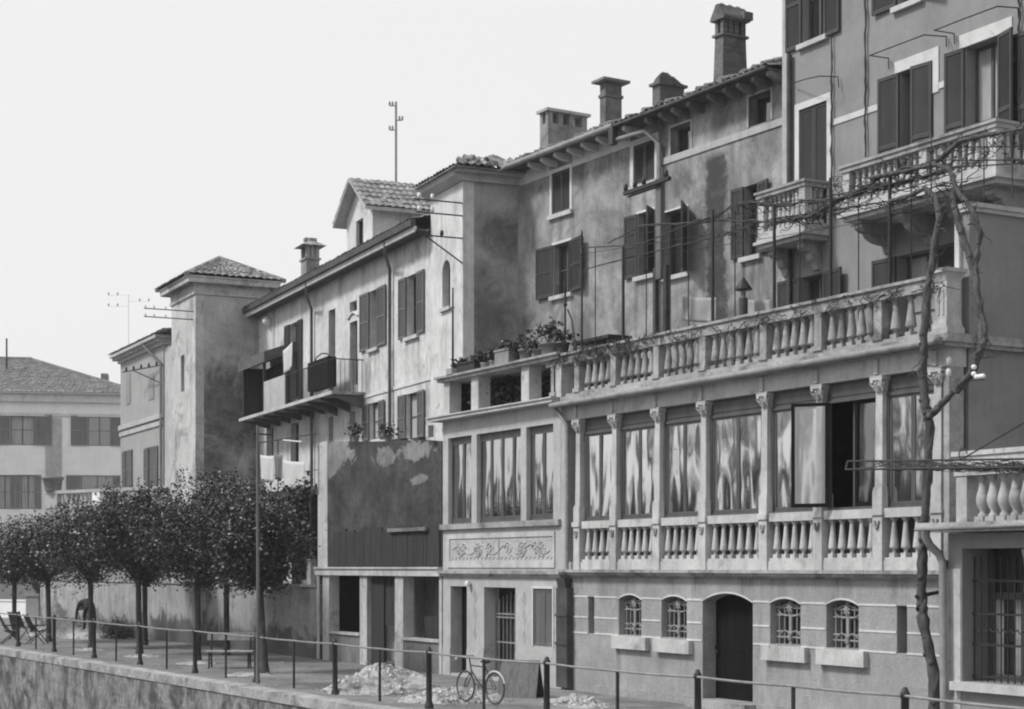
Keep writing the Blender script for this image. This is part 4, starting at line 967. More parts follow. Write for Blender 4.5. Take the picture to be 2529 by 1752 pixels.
# ------------------------------------------------------------------ cream house along the quay and its corner tower
PC = onX(1147, HY, onY(1306, HY, 21.7).x)
MH = Fr((PC.x, PC.y), 5.4)
mid = fthing('cream_house', 'long cream house with weathered shutters, a dormer, an iron balcony and a pale cornice', 'house', MH)
u3 = lambda x, v=0: MH.u(Z3(x, 0)[0], v)
z3 = lambda x, y, v=0: MH.z(Z3(x, y), v)
u44 = lambda x, v=0: MH.u(Z4(x, 0)[0], v)
z44 = lambda x, y, v=0: MH.z(Z4(x, y), v)
def W3(xl, xr, xm, yb, yt): return u3(xl), u3(xr), z3(xm, yb), z3(xm, yt)
m0 = MH.u(598); m1 = u3(1650)
OV = -.5
zE = (z3(960, 850, OV) + z3(400, 1130, OV) + z3(1500, 575, OV)) / 3; zG = (z3(960, 775, OV) + z3(400, 1080, OV) + z3(1500, 510, OV)) / 3; zE = zG - .16
w1 = W3(1452, 1540, 1495, 1375, 890); w2 = W3(1160, 1226, 1195, 1470, 1010); dA = (u3(1002), u3(1062), z44(1030, 330), z3(1030, 1260)); tr_ = W3(1002, 1058, 1030, 1180, 1100)
dB = (u3(835), u3(888), z44(860, 420), z3(862, 1165)); w0 = (u3(532), u3(598), z44(560, 440), z3(565, 1268))
w5 = (u44(1448), u44(1545), z44(1500, 750), z44(1500, 385)); w4 = (u44(1160), u44(1238), z44(1200, 750), z44(1200, 460))
w6 = (u44(1000), u44(1045), z44(1020, 800), z44(1020, 535)); w7 = (u44(835), u44(872), z44(850, 820), z44(850, 575)); d8 = (u44(535), u44(600), z44(560, 1050), z44(560, 625)); d9 = (u44(345), u44(400), z44(370, 1050), z44(370, 660))
hl = [w1, w2, dA, tr_, dB, w0, w5, w4, w6, w7, d8, d9]
dl = [((q[0] + q[1]) / 2 + o * (q[1] - q[0]) * .55, q[2] - .1, .16, 1.5) for q in (w1, w2) for o in (-1, .2, 1)] + [(m0 + (m1 - m0) * f, zE, .35, 1.1) for f in (.08, .22, .33, .47, .6, .71, .86, .95)] + [(u3(1322) + .12, 8.6, .2, 3.0), (u3(705) + .1, 9.5, .2, 2.6)]
M['cream_wall'] = plaster('cream_wall_plaster', .48, .62, .26, .55, .68, .6, .38, .12, 24, .25, mott=.22, chips=.5, extra=drips(dl, .5))
mb = MB(); mb.wall(rect(m0, m1, 0, zE + .12), [rect(*q) for q in hl], .35); mb.build('wall', M['cream_wall'], mid)
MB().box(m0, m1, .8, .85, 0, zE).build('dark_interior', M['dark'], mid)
window(mid, *w1, shut=(2, 1), sw=(u3(1443) - u3(1390)) * 1.0, smat='wood_mid', rec=.2, surround=0, pane='dark')
window(mid, *w2, shut=(2, 1), sw=(u3(1155) - u3(1090)), smat='wood_mid', rec=.2, pane='dark')
window(mid, *w0, shut=(2, 2), sw=.5, rec=.2, sill=False, pane='dark')
for q in (dA, dB): window(mid, *q, rec=.2, sill=False, mull=0, bars=2, pane='dark', fmat='wood_mid', name='balcony_door')
window(mid, *tr_, rec=.15, sill=False, mull=0, bars=0)
MB().tube([(dA[0] - .1 + (dA[1] - dA[0] + .2) * k / 8, -.02, dA[3] + .12 + .14 * math.sin(math.pi * k / 8)) for k in range(9)], .04, 6).build('door_hood', M['trim'], mid)
window(mid, *w5, shut=(3, 2), sw=.52, smat='wood_mid', rec=.12, curtain=True, sill=False, mull=0)
window(mid, *w4, shut=(3, 3), sw=.5, smat='wood_mid', rec=.12, curtain=True, sill=False, mull=0)
for q in (w6, w7): window(mid, *q, rec=.2, sill=False, mull=0, pane='dark')
for q in (d8, d9): window(mid, *q, rec=.2, sill=False, mull=0, bars=0, pane='dark', name='lower_door')
mb = MB(); zq = z44(1400, 385); mb.box(u44(1080), m1, -.03, .02, zq + .12, zq + .2); mb.build('string_course', M['trim'], mid)
# cornice, gutter and roof
mb = MB(); mb.box(m0 - .35, m1, OV, OV + .07, zE, zG - .02); mb.build('cornice', M['trim'], mid)
MB().box(m0 - .34, m1, OV + .07, .1, zE + .04, zE + .08).build('soffit', M['soffit'], mid)
mb = MB(); mb.box(m0 - .4, m1, OV - .1, OV + .05, zG - .015, zG + .15); mb.build('gutter', M['dark_pipe'], mid)
ZRM = zG + 1.7
rf = tiled(MB(), (m0 - .4, OV - .05, zG + .16), (m1, OV - .05, zG + .16), (m1, 5, ZRM), (m0 + 2, 5, ZRM)); rf.box(m0 + 2, m1, 4.8, 9, zG - 1, ZRM - .05); rf.build('roof', M['tile'], mid)
MB().box(m0, m0 + .3, .35, 9, 0, zE).build('end_wall', M['cream'], mid)
rfm = [o for o in mid.children if o.name.startswith('roof')][0]
# dormer: a little gabled house on the eave
v = .15; a, b = u3(980, v), u3(1182, v); c = (a + b) / 2; zev = z3(1182, 335, v); zap = z3(1075, 185, v) + .05; zb_ = zG
wq = (u3(1052, v), u3(1108, v), z3(1080, 680, v), z3(1080, 455, v))
mb = MB(); mb.wall([(a, zb_), (b, zb_), (b, zev), (c, zap), (a, zev)], [rect(*wq)], .2, v); mb.box(b - .2, b, v + .2, 4.6, zb_, zev); mb.box(a, a + .2, v + .2, 4.6, zb_, zev)
dm = mb.build('dormer', M['cream'], mid)
mb = MB(); mb.box(wq[0] - .02, wq[1] + .02, v + .16, v + .19, wq[2], wq[3]); mb.box(wq[0], wq[0] + .05, v + .1, v + .15, wq[2], wq[3]); mb.build('dormer_window', M['plank'], dm)
sl_ = (zap - zev) / (c - a); o = .35
za_ = zap + .12; zl_ = zev - sl_ * o + .12
mb = MB(); tiled(mb, (b + o, v - .35, zl_), (b + o, 4.6, zl_), (c, 4.6, za_), (c, v - .35, za_), .2, .3); tiled(mb, (a - o, v - .35, zl_), (a - o, 4.6, zl_), (c, 4.6, za_), (c, v - .35, za_), .2, .3)
mb.build('dormer_roof', M['tile'], dm)
mb = MB(); mb.prism([(a - o, zl_ - .1), (c, za_ - .1), (b + o, zl_ - .1), (b + o, zl_), (c, za_ - .005), (a - o, zl_)], v - .34, 4.6); mb.build('verge', M['grey_trim'], dm)
# chimney with an open lantern top
v = 1.0; a, b, v, v2_ = foot(617, 660, 762, .6, Z3, MH); c = (a + b) / 2; zt_ = z3(690, 570, v); z2_ = z3(690, 640, v); z1_ = z3(690, 750, v)
dv = v2_ - v; mb = MB(); mb.box(a, b, v, v2_, zG - .1, z1_); mb.box(a - .05, b + .05, v - .05, v2_ + .05, z1_, z1_ + .06)
for q in (0, .5, 1):
    for s in (a, b - .1): y0 = v + (dv - .13) * q; mb.box(s, s + .1, y0, y0 + .13, z1_ + .06, z2_)
ch = mb.build('chimney', M['chimney'], mid)
mb = MB(); mb.frustum((c, v + dv / 2), (b - a) / 2 + .2, dv / 2 + .2, z2_, .14, .12, zt_ - .1); mb.box(c - .13, c + .13, v + dv / 2 - .2, v + dv / 2 + .2, zt_ - .1, zt_); mb.build('cap', M['tile'], ch)
downpipe(mid, [(u3(655, OV), OV + .02, zG), (u3(655, OV), OV + .02, zE - .25), (u3(705, -.08), -.1, zE - .6), (u3(705, -.08), -.1, 2.6)], .05, 'wood_mid')
downpipe(mid, [(u3(1275, OV), OV + .02, zG), (u3(1275, OV), OV + .02, zE - .2), (u3(1322, -.08), -.1, zE - .5), (u3(1322, -.08), -.1, 5.6)], .05, 'wood_mid')
MB().lathe((u3(355, -.1), -.12, z3(355, 1290, -.1)), [(.02, 0), (.14, .05), (.17, .16), (.1, .27), (.02, .3)], 12).build('globe_lamp', M['porcelain'], mid)
# balcony
vb = -1.0; b0, b1 = u44(140, vb), u44(866, vb); zb_ = z44(500, 487, vb)
mb = MB(); mb.box(b0, b1, vb, -.002, zb_ - .06, zb_ + .02); bal = mb.build('balcony', M['stone_worn'], mid)
MB().box(b0 - .02, b1 + .02, vb - .05, vb - .002, zb_ - .07, zb_ + .03).build('slab_edge', M['stone'], bal)
for k in range(9):
    u = b0 + .15 + (b1 - b0 - .3) * k / 8; MB().prism_x([(-.003, zb_ - .061), (vb + .08, zb_ - .061), (vb + .08, zb_ - .12), (-.003, zb_ - .45 if k > 5 else zb_ - .3)], u - .05, u + .05).build('bracket', M['wood_mid'], bal)
for k in range(40):
    u = u44(480, vb) + (b1 - u44(480, vb) - .02) * k / 39; MB().tube([(u, vb + .03, zb_), (u, vb + .03, zb_ + .95)], .009, 4).build('baluster', M['iron'], bal)
for k in range(7): MB().tube([(b1 - .02, vb + .12 + k * .13, zb_), (b1 - .02, vb + .12 + k * .13, zb_ + .95)], .009, 4).build('baluster', M['iron'], bal)
MB().tube([(u44(480, vb), vb + .03, zb_ + .96), (b1 - .02, vb + .03, zb_ + .96), (b1 - .02, -.05, zb_ + .96)], .018, 5).build('handrail', M['iron'], bal)
MB().box(u44(315, vb), u44(488, vb), vb + .01, vb + .05, zb_ + .02, zb_ + 1.0).build('parapet_board', M['grey_trim'], bal)
hx0, hx1 = u44(160, vb), u44(322, vb); zh = z44(240, 160, vb)
mb = MB(); mb.box(hx0, hx0 + .08, vb, vb + .08, zb_, zh); mb.box(hx1 - .08, hx1, vb, vb + .08, zb_, zh); mb.box(hx0, hx0 + .05, vb + .08, -.01, zb_, zh); mb.box(hx0 + .05, hx1, -.2, -.15, zb_, zh); mb.build('lean_to', M['plank'], bal)
MB().prism_x([(vb - .12, zh - .12), (vb - .12, zh + .22), (-.01, zh + .62), (-.01, zh + .3)], hx0 - .22, hx1 + .5).build('lean_to_roof', M['soffit'], bal)
hw_ = (u44(805, vb) - u44(650, vb)) / 2; o = MB(); o.box(-hw_, hw_, -.14, .14, .25, 1.12); o.tube([(-hw_ * .9, 0, 1.1), (-hw_ * .5, 0, 1.26), (0, 0, 1.32), (hw_ * .5, 0, 1.26), (hw_ * .9, 0, 1.1)], .02, 5)
for q in (-hw_ + .04, hw_ - .04): o.tube([(q, 0, 0), (q, 0, .25)], .03, 6)
o = o.build('covered_trunk', M['door']); o.location = W(MH, (u44(805, vb) + u44(610, vb)) / 2, vb + .3, zb_ + .022); o.rotation_euler = (0, 0, -MH.a); tag(o, 'tall black box with a hooped handle standing on the iron balcony', 'box')
def cloth(name, p0, p1, h, mat, label, sag=.06, group=None, ripple=.03):
    p0, p1 = Vector(p0), Vector(p1); mb = MB(); n, m_ = 16, 8; vs = []
    d = (p1 - p0); nr = Vector((-d.y, d.x, 0)).normalized()
    for j in range(m_ + 1):
        for i in range(n + 1):
            f = i / n; t_ = j / m_; p = p0.lerp(p1, f) - Vector((0, 0, sag * math.sin(math.pi * f) * (1 - t_ * .4) + h * t_))
            vs.append(p + nr * ripple * t_ * (math.sin(f * 9 + j * .3) + .5 * math.sin(f * 21)))
    mb.add(vs, [(j * (n + 1) + i, j * (n + 1) + i + 1, (j + 1) * (n + 1) + i + 1, (j + 1) * (n + 1) + i) for j in range(m_) for i in range(n)], True)
    k = len(mb.v); mb.v = [Vector(v_) - p0 for v_ in mb.v]
    o = mb.build(name, M[mat]); o.location = p0; md = o.modifiers.new('thickness', 'SOLIDIFY'); md.thickness = .006
    return tag(o, label, 'laundry', group)
pz = lambda f, x, y, v: W(MH, MH.u(f(x, y)[0], v), v, MH.z(f(x, y), v))
cloth('towel', pz(Z3, 475, 1490, -.95), pz(Z3, 548, 1420, -.95), .78, 'cloth', 'white towel hung from the wire beside the far balcony door', .02, 'laundry along the quay houses')

# corner tower
ct = fthing('corner_tower', 'square corner tower with a dark damp side wall and a low tiled roof', 'tower', MH)
zk = (z3(1860, 185) + z3(1640, 290)) / 2
sv = MH.vz((1306, HY), 0)[0] + .4
ni = arch(u3(1742), u3(1806), z3(1775, 1150), z3(1775, 870), z3(1775, 775), 8)
mb = MB(); mb.wall(rect(m1 + .002, 0, 0, zk), [ni], .3, -.04); mb.build('front_wall', M['cream'], ct)
MB().box(u3(1742), u3(1806), .15, .2, ni[0][1], z3(1775, 770)).build('niche_window', M['dark'], ct)
MB().box(u3(1735), u3(1815), -.12, .05, ni[0][1] - .09, ni[0][1] - .003).build('sill', M['stone'], ct)
mb = MB(); mb.box(-.3, -.002, .26, sv, 0, zk); mb.box(m1 + .002, -.3, .4, .5, 0, zk); mb.build('side_wall', M['side_wall'], ct)
MB().box(-.035, .006, -.045, .02, 5.3, zk).build('corner_strip', M['cream'], ct)
zk2 = zk + (z3(1860, 60, -.3) - z3(1860, 185, -.3)) * .62; zk3 = z3(1860, 62, -.35)
mb = MB(); mb.prism_x([(.1, zk), (-.1, zk), (-.3, zk + .12), (-.34, zk2), (.1, zk2)], m1 - .2, .1); mb.box(.0, .12, .1, sv + .1, zk, zk2); mb.box(.1, .3, -.3, sv + .3, zk + .18, zk2 + .004); mb.build('cornice', M['grey_trim'], ct)
mb = MB(); o = .42; A_, B_, C_, D_ = (m1 - .3, -o, zk2 + .02), (o, -o, zk2 + .02), (o, sv + .5, zk2 + .02), (m1 - .3, sv + .5, zk2 + .02)
ap = ((m1) / 2 + .1, sv * .5, zk2 + .62)
tiled(mb, A_, B_, ap, ap, .2, .28, .05); tiled(mb, B_, C_, ap, ap, .2, .28, .05, .03); tiled(mb, D_, A_, ap, ap, .2, .28)
mb.box(m1 - .3, o, -o, sv + .5, zk2 + .005, zk2 + .03)
rr = random.Random(12)
for k in range(34):
    f = rr.random(); g_ = rr.uniform(.3, .98); p = Vector(B_).lerp(Vector(C_), f).lerp(Vector(ap), 1 - g_) + Vector((0, 0, .06)); a = rr.uniform(-1.2, 1.2)
    mb.tube([p, p + Vector((-.22 * math.cos(a), .22 * math.sin(a), rr.uniform(.02, .16)))], [.085, .07], 6)
mb.build('roof', M['tile'], ct)
# iron brackets with porcelain insulators on the tower corner
for i, (y, L_, pins) in enumerate(((335, 1.35, (.85, 1.2)), (435, 1.3, (.85, 1.2)), (612, 1.4, (.6, .95, 1.25)))):
    z = MH.z(Z3(1890, y)); mb = MB(); mb.tube([(-.02, -.03, z), (-.02, -L_, z)], .02, 5)
    if i == 2: mb.tube([(-.02, -.03, MH.z(Z3(1890, 810))), (-.02, -1.05, z)], .02, 5)
    br = mb.build('wire_bracket', M['iron'], ct)
    for q in pins: MB().lathe((-.02, -q, z + .02), [(.02, 0), (.055, .03), (.05, .1), (.03, .14)], 8).build('insulator', M['porcelain'] if i < 2 else M['iron'], br)

# ------------------------------------------------------------------ square tower with hipped roof
TX = -57.0; PT = onX(483, HY, TX)
T = Fr((PT.x, PT.y), 3.0)
tw = fthing('square_tower', 'square plastered tower with a hipped tile roof left of the cream house', 'tower', T)
t0 = T.u(424); tv = T.vz((704, 683), .46)[0] - .46; zt_ = T.z(Z1(1390, 365)); zs_ = T.z(Z1(1372, 235), -.3)
slt = rect(T.u(Z1(1288, 0)[0]), T.u(Z1(1312, 0)[0]), T.z(Z1(1300, 1060)), T.z(Z1(1300, 800)))
mb = MB(); mb.wall(rect(t0, 0, 0, zt_), [slt], .3); mb.box(t0, t0 + .3, .3, tv, 0, zt_); mb.build('front_wall', M['tower'], tw)
MB().box(-.3, .004, .3, tv, 0, zt_).build('side_wall', M['tower_side'], tw)
MB().box(t0 + .31, -.31, .6, .65, 4, zt_).build('dark_interior', M['dark'], tw)
mb = MB()
prof = [(.0, zt_ - .02), (.06, zt_), (.07, zt_ + .08), (.03, zt_ + .1), (.04, zt_ + .4), (.12, zt_ + .6), (.3, zs_ - .14), (.33, zs_ - .12), (.34, zs_ + .02), (.38, zs_ + .04), (.38, zs_ + .1)]
n = len(prof)
vs_ = []
for o, z in prof: vs_ += [(t0 - o, -o, z), (o, -o, z), (o, tv + o, z), (t0 - o, tv + o, z)]
mb.add(vs_, [(i * 4 + j, i * 4 + (j + 1) % 4, (i + 1) * 4 + (j + 1) % 4, (i + 1) * 4 + j) for i in range(n - 1) for j in range(4)] + [((n - 1) * 4, (n - 1) * 4 + 1, (n - 1) * 4 + 2, (n - 1) * 4 + 3)])
mb.build('cornice', M['tower'], tw)
o = .46; zr_ = zs_ + .11; ap = (t0 / 2, tv / 2, T.z(Z1(1600, 88), tv / 2)); A_, B_, C_, D_ = (t0 - o, -o, zr_), (o, -o, zr_), (o, tv + o, zr_), (t0 - o, tv + o, zr_)
mb = MB()
for p, q in ((A_, B_), (B_, C_), (C_, D_), (D_, A_)): tiled(mb, p, q, ap, ap, .24, .3, .05)
for p in (A_, B_, C_, D_): mb.tube([p, ap], .09, 6)
mb.build('roof', M['tile'], tw)
for y in (505, 562):
    z = T.z(Z1(1350, y)); br = MB().tube([(-.2, -.02, z), (-.2, -1.75, z)], .02, 5).build('wire_bracket', M['iron'], tw)
    for q in (1.0, 1.4, 1.7): MB().lathe((-.2, -q, z), [(.02, 0), (.04, .04), (.02, .12)], 6).build('insulator', M['porcelain'], br)

# ------------------------------------------------------------------ grey house with dentil cornice, villa far left
F = Fr((onY(404, HY, 23.5).x, 23.5), 3.0)
gh = fthing('grey_house', 'grey house with a dentil cornice and shuttered windows left of the square tower', 'house', F)
uf = lambda x: F.u(Z1(x, 0)[0]); zf = lambda x, y: F.z(Z1(x, y))
f0 = uf(858); fe = zf(1000, 800)
mb = MB(); mb.box(f0, 0, 0, 8, 0, fe); mb.build('wall', M['grey_house'], gh)
MB().box(0, 1.7, .05, 8, 0, zf(1180, 740)).build('corner_wing', M['grey_trim'], gh)
mb = MB(); mb.box(f0 - .1, .1, -.12, 8, fe, fe + .14); mb.box(f0 - .4, .3, -.45, 8.2, fe + .28, fe + .42); mb.build('cornice', M['grey_trim'], gh)
mb = MB(); n = 18
for k in range(n): u = f0 - .2 + (.3 - f0) * k / (n - 1); mb.box(u - .08, u + .08, -.34, -.15, fe + .14, fe + .275)
mb.box(f0 - .15, .12, -.16, 8, fe + .14, fe + .28); mb.build('dentils', M['grey_trim'], gh)
rf = tiled(MB(), (f0 - .5, -.5, fe + .43), (1.9, -.5, fe + .43), (.5, 4, fe + 1.3), (f0 + 2.5, 4, fe + 1.3), .3, .5); rf.build('roof', M['tile'], gh)
for xl, xr, yb, yt in ((900, 930, 1150, 930), (1062, 1098, 1115, 930)): MB().box(uf(xl), uf(xr), -.03, .02, zf((xl + xr) / 2, yb), zf((xl + xr) / 2, yt)).build('blind_panel', M['tall'], gh)
for xl, xr, yb, yt in ((1032, 1128, 1750, 1455), (878, 945, 1760, 1480)):
    wn = MB().box(uf(xl), uf(xr), -.02, .02, zf((xl + xr) / 2, yb), zf((xl + xr) / 2, yt)).build('window', M['casing'], gh)
    shutter(wn, uf(xl), -.05, zf((xl + xr) / 2, yb), zf((xl + xr) / 2, yt), (uf(xr) - uf(xl)) * .45, 1, 4, M['wood_mid']); shutter(wn, uf(xr), -.05, zf((xl + xr) / 2, yb), zf((xl + xr) / 2, yt), (uf(xr) - uf(xl)) * .45, -1, 4, M['wood_mid'])
zz = zf(1000, 1295); mb = MB(); mb.box(f0, -.02, -.12, .02, zz, zz + .22); mb.box(f0, -.02, -.07, .02, zz - .3, zz - .1); mb.build('string_course', M['grey_trim'], gh)
downpipe(gh, [(uf(1075), -.42, fe + .3), (uf(1090), -.3, fe), (uf(1160), -.1, fe - .8), (uf(1160), -.1, 0)], .06, 'wood_mid')
mb = MB(); z = zf(1080, 900); mb.tube([(uf(1150), -.05, z), (uf(1010), -.9, z)], .03, 5); mb.tube([(uf(1145), -.05, zf(1145, 995)), (uf(1050), -.7, z)], .03, 5); br = mb.build('wire_bracket', M['iron'], gh)
for k in range(5): f_ = .1 + .2 * k; MB().lathe((uf(1150) + (uf(1010) - uf(1150)) * f_, -.05 - .85 * f_, z), [(.03, 0), (.06, .06), (.03, .2)], 6).build('insulator', M['iron'], br)

PV = atD(150, HY, 108.0)
V_ = Fr((PV.x, PV.y), -70.7)
vl = fthing('hipped_villa', 'pale villa with a hipped tile roof and wide shuttered windows at the far left', 'house', V_)
uv = lambda f, x: V_.u(f(x, 0)[0]); zv = lambda f, x, y: V_.z(f(x, y))
ve = zv(Z1, 400, 1135); v0 = V_.u(-600); v1 = V_.u(330)
hv = []
wl = [(uv(Z1, 75), uv(Z1, 245), zv(Z1, 150, 1440), zv(Z1, 150, 1220)), (uv(Z1, 625), uv(Z1, 790), zv(Z1, 670, 1445), zv(Z1, 670, 1232)), (uv(Z2, -10), uv(Z2, 72), zv(Z2, 20, 285), zv(Z2, 20, 62)), (uv(Z2, 135), uv(Z2, 232), zv(Z2, 190, 285), zv(Z2, 190, 62)), (uv(Z2, 530), uv(Z2, 745), zv(Z2, 640, 240), zv(Z2, 640, 65))]
mb = MB(); mb.wall(rect(v0, v1, 0, ve), [rect(*q) for q in wl], .4); mb.box(v0, v0 + .3, .4, 9, 0, ve); mb.build('wall', M['villa'], vl)
MB().box(v0 + .31, v1, 1, 1.05, 0, ve).build('dark_interior', M['dark'], vl)
ws = [(uv(Z1, 290) - uv(Z1, 245)), (uv(Z1, 620) - uv(Z1, 500)), (uv(Z2, 105) - uv(Z2, 72)), (uv(Z2, 275) - uv(Z2, 235)), .9]
for i, q in enumerate(wl): window(vl, *q, rec=.15, shut=(3, 3), sw=ws[i] if i else 1.1, smat='wood_pale', curtain=i in (0, 2, 3), sill=False, mull=1)
MB().box(uv(Z1, 325), uv(Z1, 440), -.06, .02, 0, ve - 1.0).build('pilaster', M['grey_trim'], vl)
mb = MB(); mb.box(v0 - .3, v1 + .3, -.3, 9, ve, ve + .5); mb.box(v0 - .6, v1 + .6, -.6, 9.6, ve + .5, zv(Z1, 400, 1062)); mb.box(v0, v1, -.08, .02, ve - .9, ve - .7); mb.build('cornice', M['trim'], vl)
zr_ = zv(Z1, 400, 1062) - .06; vd = 8.0; ztp = V_.z(Z1(190, 830), vd / 2 + 1)
ur = V_.u(Z1(215, 0)[0], vd / 2)
mb = MB(); o = .7; A_, B_, C_, D_ = (v0 - o, -o, zr_), (v1 + o, -o, zr_), (v1 + o, vd + 3, zr_), (v0 - o, vd + 3, zr_); e1_, e2_ = (v0 + 5, vd / 2 + 1, ztp), (ur, vd / 2 + 1, ztp)
tiled(mb, A_, B_, e2_, e1_, .3, .42, .05); tiled(mb, B_, C_, e2_, e2_, .3, .42, .05); mb.tube([e1_, e2_], .16, 6); mb.tube([e2_, B_], .12, 6); mb.build('roof', M['tile_far'], vl)
MB().box(V_.u(Z1(718, 0)[0], 4), V_.u(Z1(768, 0)[0], 4), 4, 5.2, zr_, V_.z(Z1(740, 930), 4)).build('chimney', M['chimney'], vl)
MB().tube([(uv(Z1, 8), 3, zr_), (uv(Z1, 8), 3, V_.z(Z1(8, 680), 3))], .06, 6).build('roof_pole', M['iron'], vl)
# terrace with balustrade above the trees
pa, pb_ = atD(405, HY, 71.0), atD(112, HY, 76.0); dd = (pa - pb_); dd.z = 0
BT = Fr((pa.x, pa.y), -math.degrees(math.atan2(dd.y, dd.x)))
te = fthing('balustrade_terrace', 'raised terrace with a stone balustrade and a pale post above the far trees', 'terrace', BT)
zt_ = BT.z((300, 1205)); zb_ = BT.z((300, 1250)); b0 = BT.u(112)
MB().box(b0, .5, 0, 3, 0, zb_).build('wall', M['grey_house'], te)
MB().box(b0, .5, -.05, .25, zt_ - .14, zt_).build('handrail', M['grey_trim'], te)
for x0, x1, m_ in ((112, 142, 'grey_trim'), (229, 248, 'white'), (395, 412, 'grey_trim')): MB().box(BT.u(x0), BT.u(x1), -.03, .22, zb_, zt_ - .14).build('pier', M[m_], te)
for k in range(24):
    u = b0 + .5 + (-b0 - .6) * k / 23; baluster(te, u, .1, zb_, zt_ - .14 - zb_, 1.1)
pp = thing('flower_pot', 'dark flower pot standing on the left end of the far balustrade', 'flower pot', W(BT, BT.u(126), .1, zt_))
MB().lathe((0, 0, 0), [(.36, 0), (.44, .5), (.5, .52), (.5, .62), (.42, .62)], 12).build('pot', M['pot'], pp)

# ------------------------------------------------------------------ garden wall behind the trees, wash terrace with laundry
gw0, gw1 = onY(100, HY, 18.72).x, K.P.x + k0 - .03
GW = Fr((gw1, 18.72))
gwt = fthing('garden_wall', 'stained plaster garden wall behind the row of trees', 'wall', GW)
n = 40; gl_ = gw0 - gw1; gz = 2.02; rr = random.Random(9)
MB().box(gl_, 0, 0, .3, 0, gz).build('masonry', M['garden'], gwt)
mb = MB()
for k in range(n): a, b = gl_ * (k + 1) / n, gl_ * k / n; z = gz + rr.uniform(-.012, .02); mb.box(a, b - .01, -.05, .36, z, z + .07)
mb.build('coping', M['stone_worn'], gwt)
WT = Fr((gw1 - .35, 18.95))
wt = fthing('wash_terrace', 'dark timber terrace with iron railing and a stone column beside the shop', 'terrace', WT)
x_ = lambda x: WT.u(x); zz = lambda x, y: WT.z((x, y))
zd = zz(700, 1212)
MB().box(x_(600), 0, 0, 1.8, zd - .22, zd).build('deck', M['plank'], wt)
MB().box(x_(757), x_(766), .0, .2, 2.0, zz(760, 1378)).build('column', M['pillar'], wt)
MB().box(x_(748), x_(771), -.04, .24, 2.0, 2.22).build('column_base', M['pillar'], wt)
MB().box(x_(764), x_(768) + .02, .0, .15, zz(760, 1378), zd - .22).build('deck_post', M['plank'], wt)
mb = MB(); zr_ = zz(700, 1083)
mb.tube([(x_(636), .05, zr_), (x_(780), .05, zr_ - .02)], .02, 5); mb.tube([(x_(636), .05, zd + .5), (x_(780), .05, zd + .5)], .012, 4)
for x in (636, 683, 728, 768): mb.tube([(x_(x), .05, zd), (x_(x), .05, zr_)], .018, 5)
mb.build('railing', M['iron'], wt)
MB().box(x_(610), 0, 1.5, 1.6, 0, zd - .25).build('back_boarding', M['dark'], wt)
MB().tube([(x_(650), .3, zz(700, 1255)), (x_(772), .3, zz(700, 1255))], .05, 6).build('trellis_bar', M['plank'], wt)
P_ = lambda x, y, Y: onY(x, y, Y)
cloth('bed_sheet', P_(643, 1124, 18.9), P_(676, 1126, 18.9), .8, 'cloth', 'narrower white sheet on the left of the line above the trees', .02, 'laundry along the quay houses')
cloth('bed_sheet', P_(700, 1137, 18.9), P_(752, 1141, 18.9), .82, 'cloth', 'widest white sheet hanging above the trees beside the shop', .02, 'laundry along the quay houses')
cloth('apron', P_(678, 1122, 18.92), P_(697, 1123, 18.92), .75, 'wood_mid', 'grey cloth hanging between the two white sheets', .02, 'laundry along the quay houses')
MB().tube([(P_(700, 1088, 18.85)), (P_(722, 1090, 18.85)), (P_(746, 1092, 18.85))], .03, 6).build('white_roll', M['cloth'])
tag(bpy.data.objects['white_roll'], 'thin white rolled cloth on the iron rail above the two sheets', 'cloth')
mb = MB(); rr = random.Random(14)
for k in range(46):
    x = rr.uniform(645, 775); y = rr.uniform(1205, 1425); p = P_(x, y, 18.95 + rr.uniform(-.1, .5)); leaves(mb, p, (.2, .15, .2), 70, .13, rr)
pv0 = P_(710, 1440, 18.95); tg = MB(); mb.v = [Vector(q) - pv0 for q in mb.v]
vr = thing('garden_vine', 'dark leafy vine hanging under the wash terrace beside the shop', 'vine', pv0)
mb.build('foliage', M['leaf_vine'], vr)
for k in range(7):
    p = P_(rr.uniform(660, 760), 1445, 19.05); q = P_(rr.uniform(650, 770), 1230, 19.0)
    tg.tube([p - pv0, p.lerp(q, .4) - pv0 + Vector((rr.uniform(-.2, .2), 0, 0)), q - pv0], [.03, .022, .012], 5)
tg.build('stem', M['vine_bark'], vr)

# ------------------------------------------------------------------ right front annexe with terrace
YB = 18.2
B = Fr((onY(2640, HY, YB).x, YB))
an = fthing('terrace_annexe', 'low annexe with a barred window, vase balustrade and bright slab edge at the right edge', 'house', B)
ub = lambda f, x, v=0: B.u(f(x, 0)[0], v); zb = lambda f, x, y, v=0: B.z(f(x, y), v)
ba = ub(A7, 1562); zs0_, zs1_ = zb(A7, 1900, 205, -.35), zb(A7, 1900, 135, -.35)
hb = rect(ub(A7, 1672), -.25, zb(A7, 1900, 1395), zb(A7, 1900, 332))
mb = MB(); mb.wall(rect(ba, 0, 0, zs0_), [hb], .55); mb.box(ba, ba + .3, .55, 4, 0, zs0_); mb.build('wall', M['tall'], an)
MB().box(ba + .31, 0, 1.4, 1.45, 0, zs0_).build('dark_interior', M['dark'], an)
MB().box(ba - .012, hb[0][0] - .02, -.014, .3, 0, hb[2][1] - .3).build('corner_plaster', M['pillar'], an)
mb = MB(); a, b, c, d = hb[0][0], hb[1][0], hb[0][1], hb[2][1]
wn = MB()
for q in (a, (a + b) / 2 - .05, b - .1): wn.box(q, q + .1, .5, .56, c, d)
wn.box(a, b, .495, .555, d - .75, d - .65); wn.box(a, b, .495, .555, c, c + .1); wn = wn.build('barred_window', M['casing'], an)
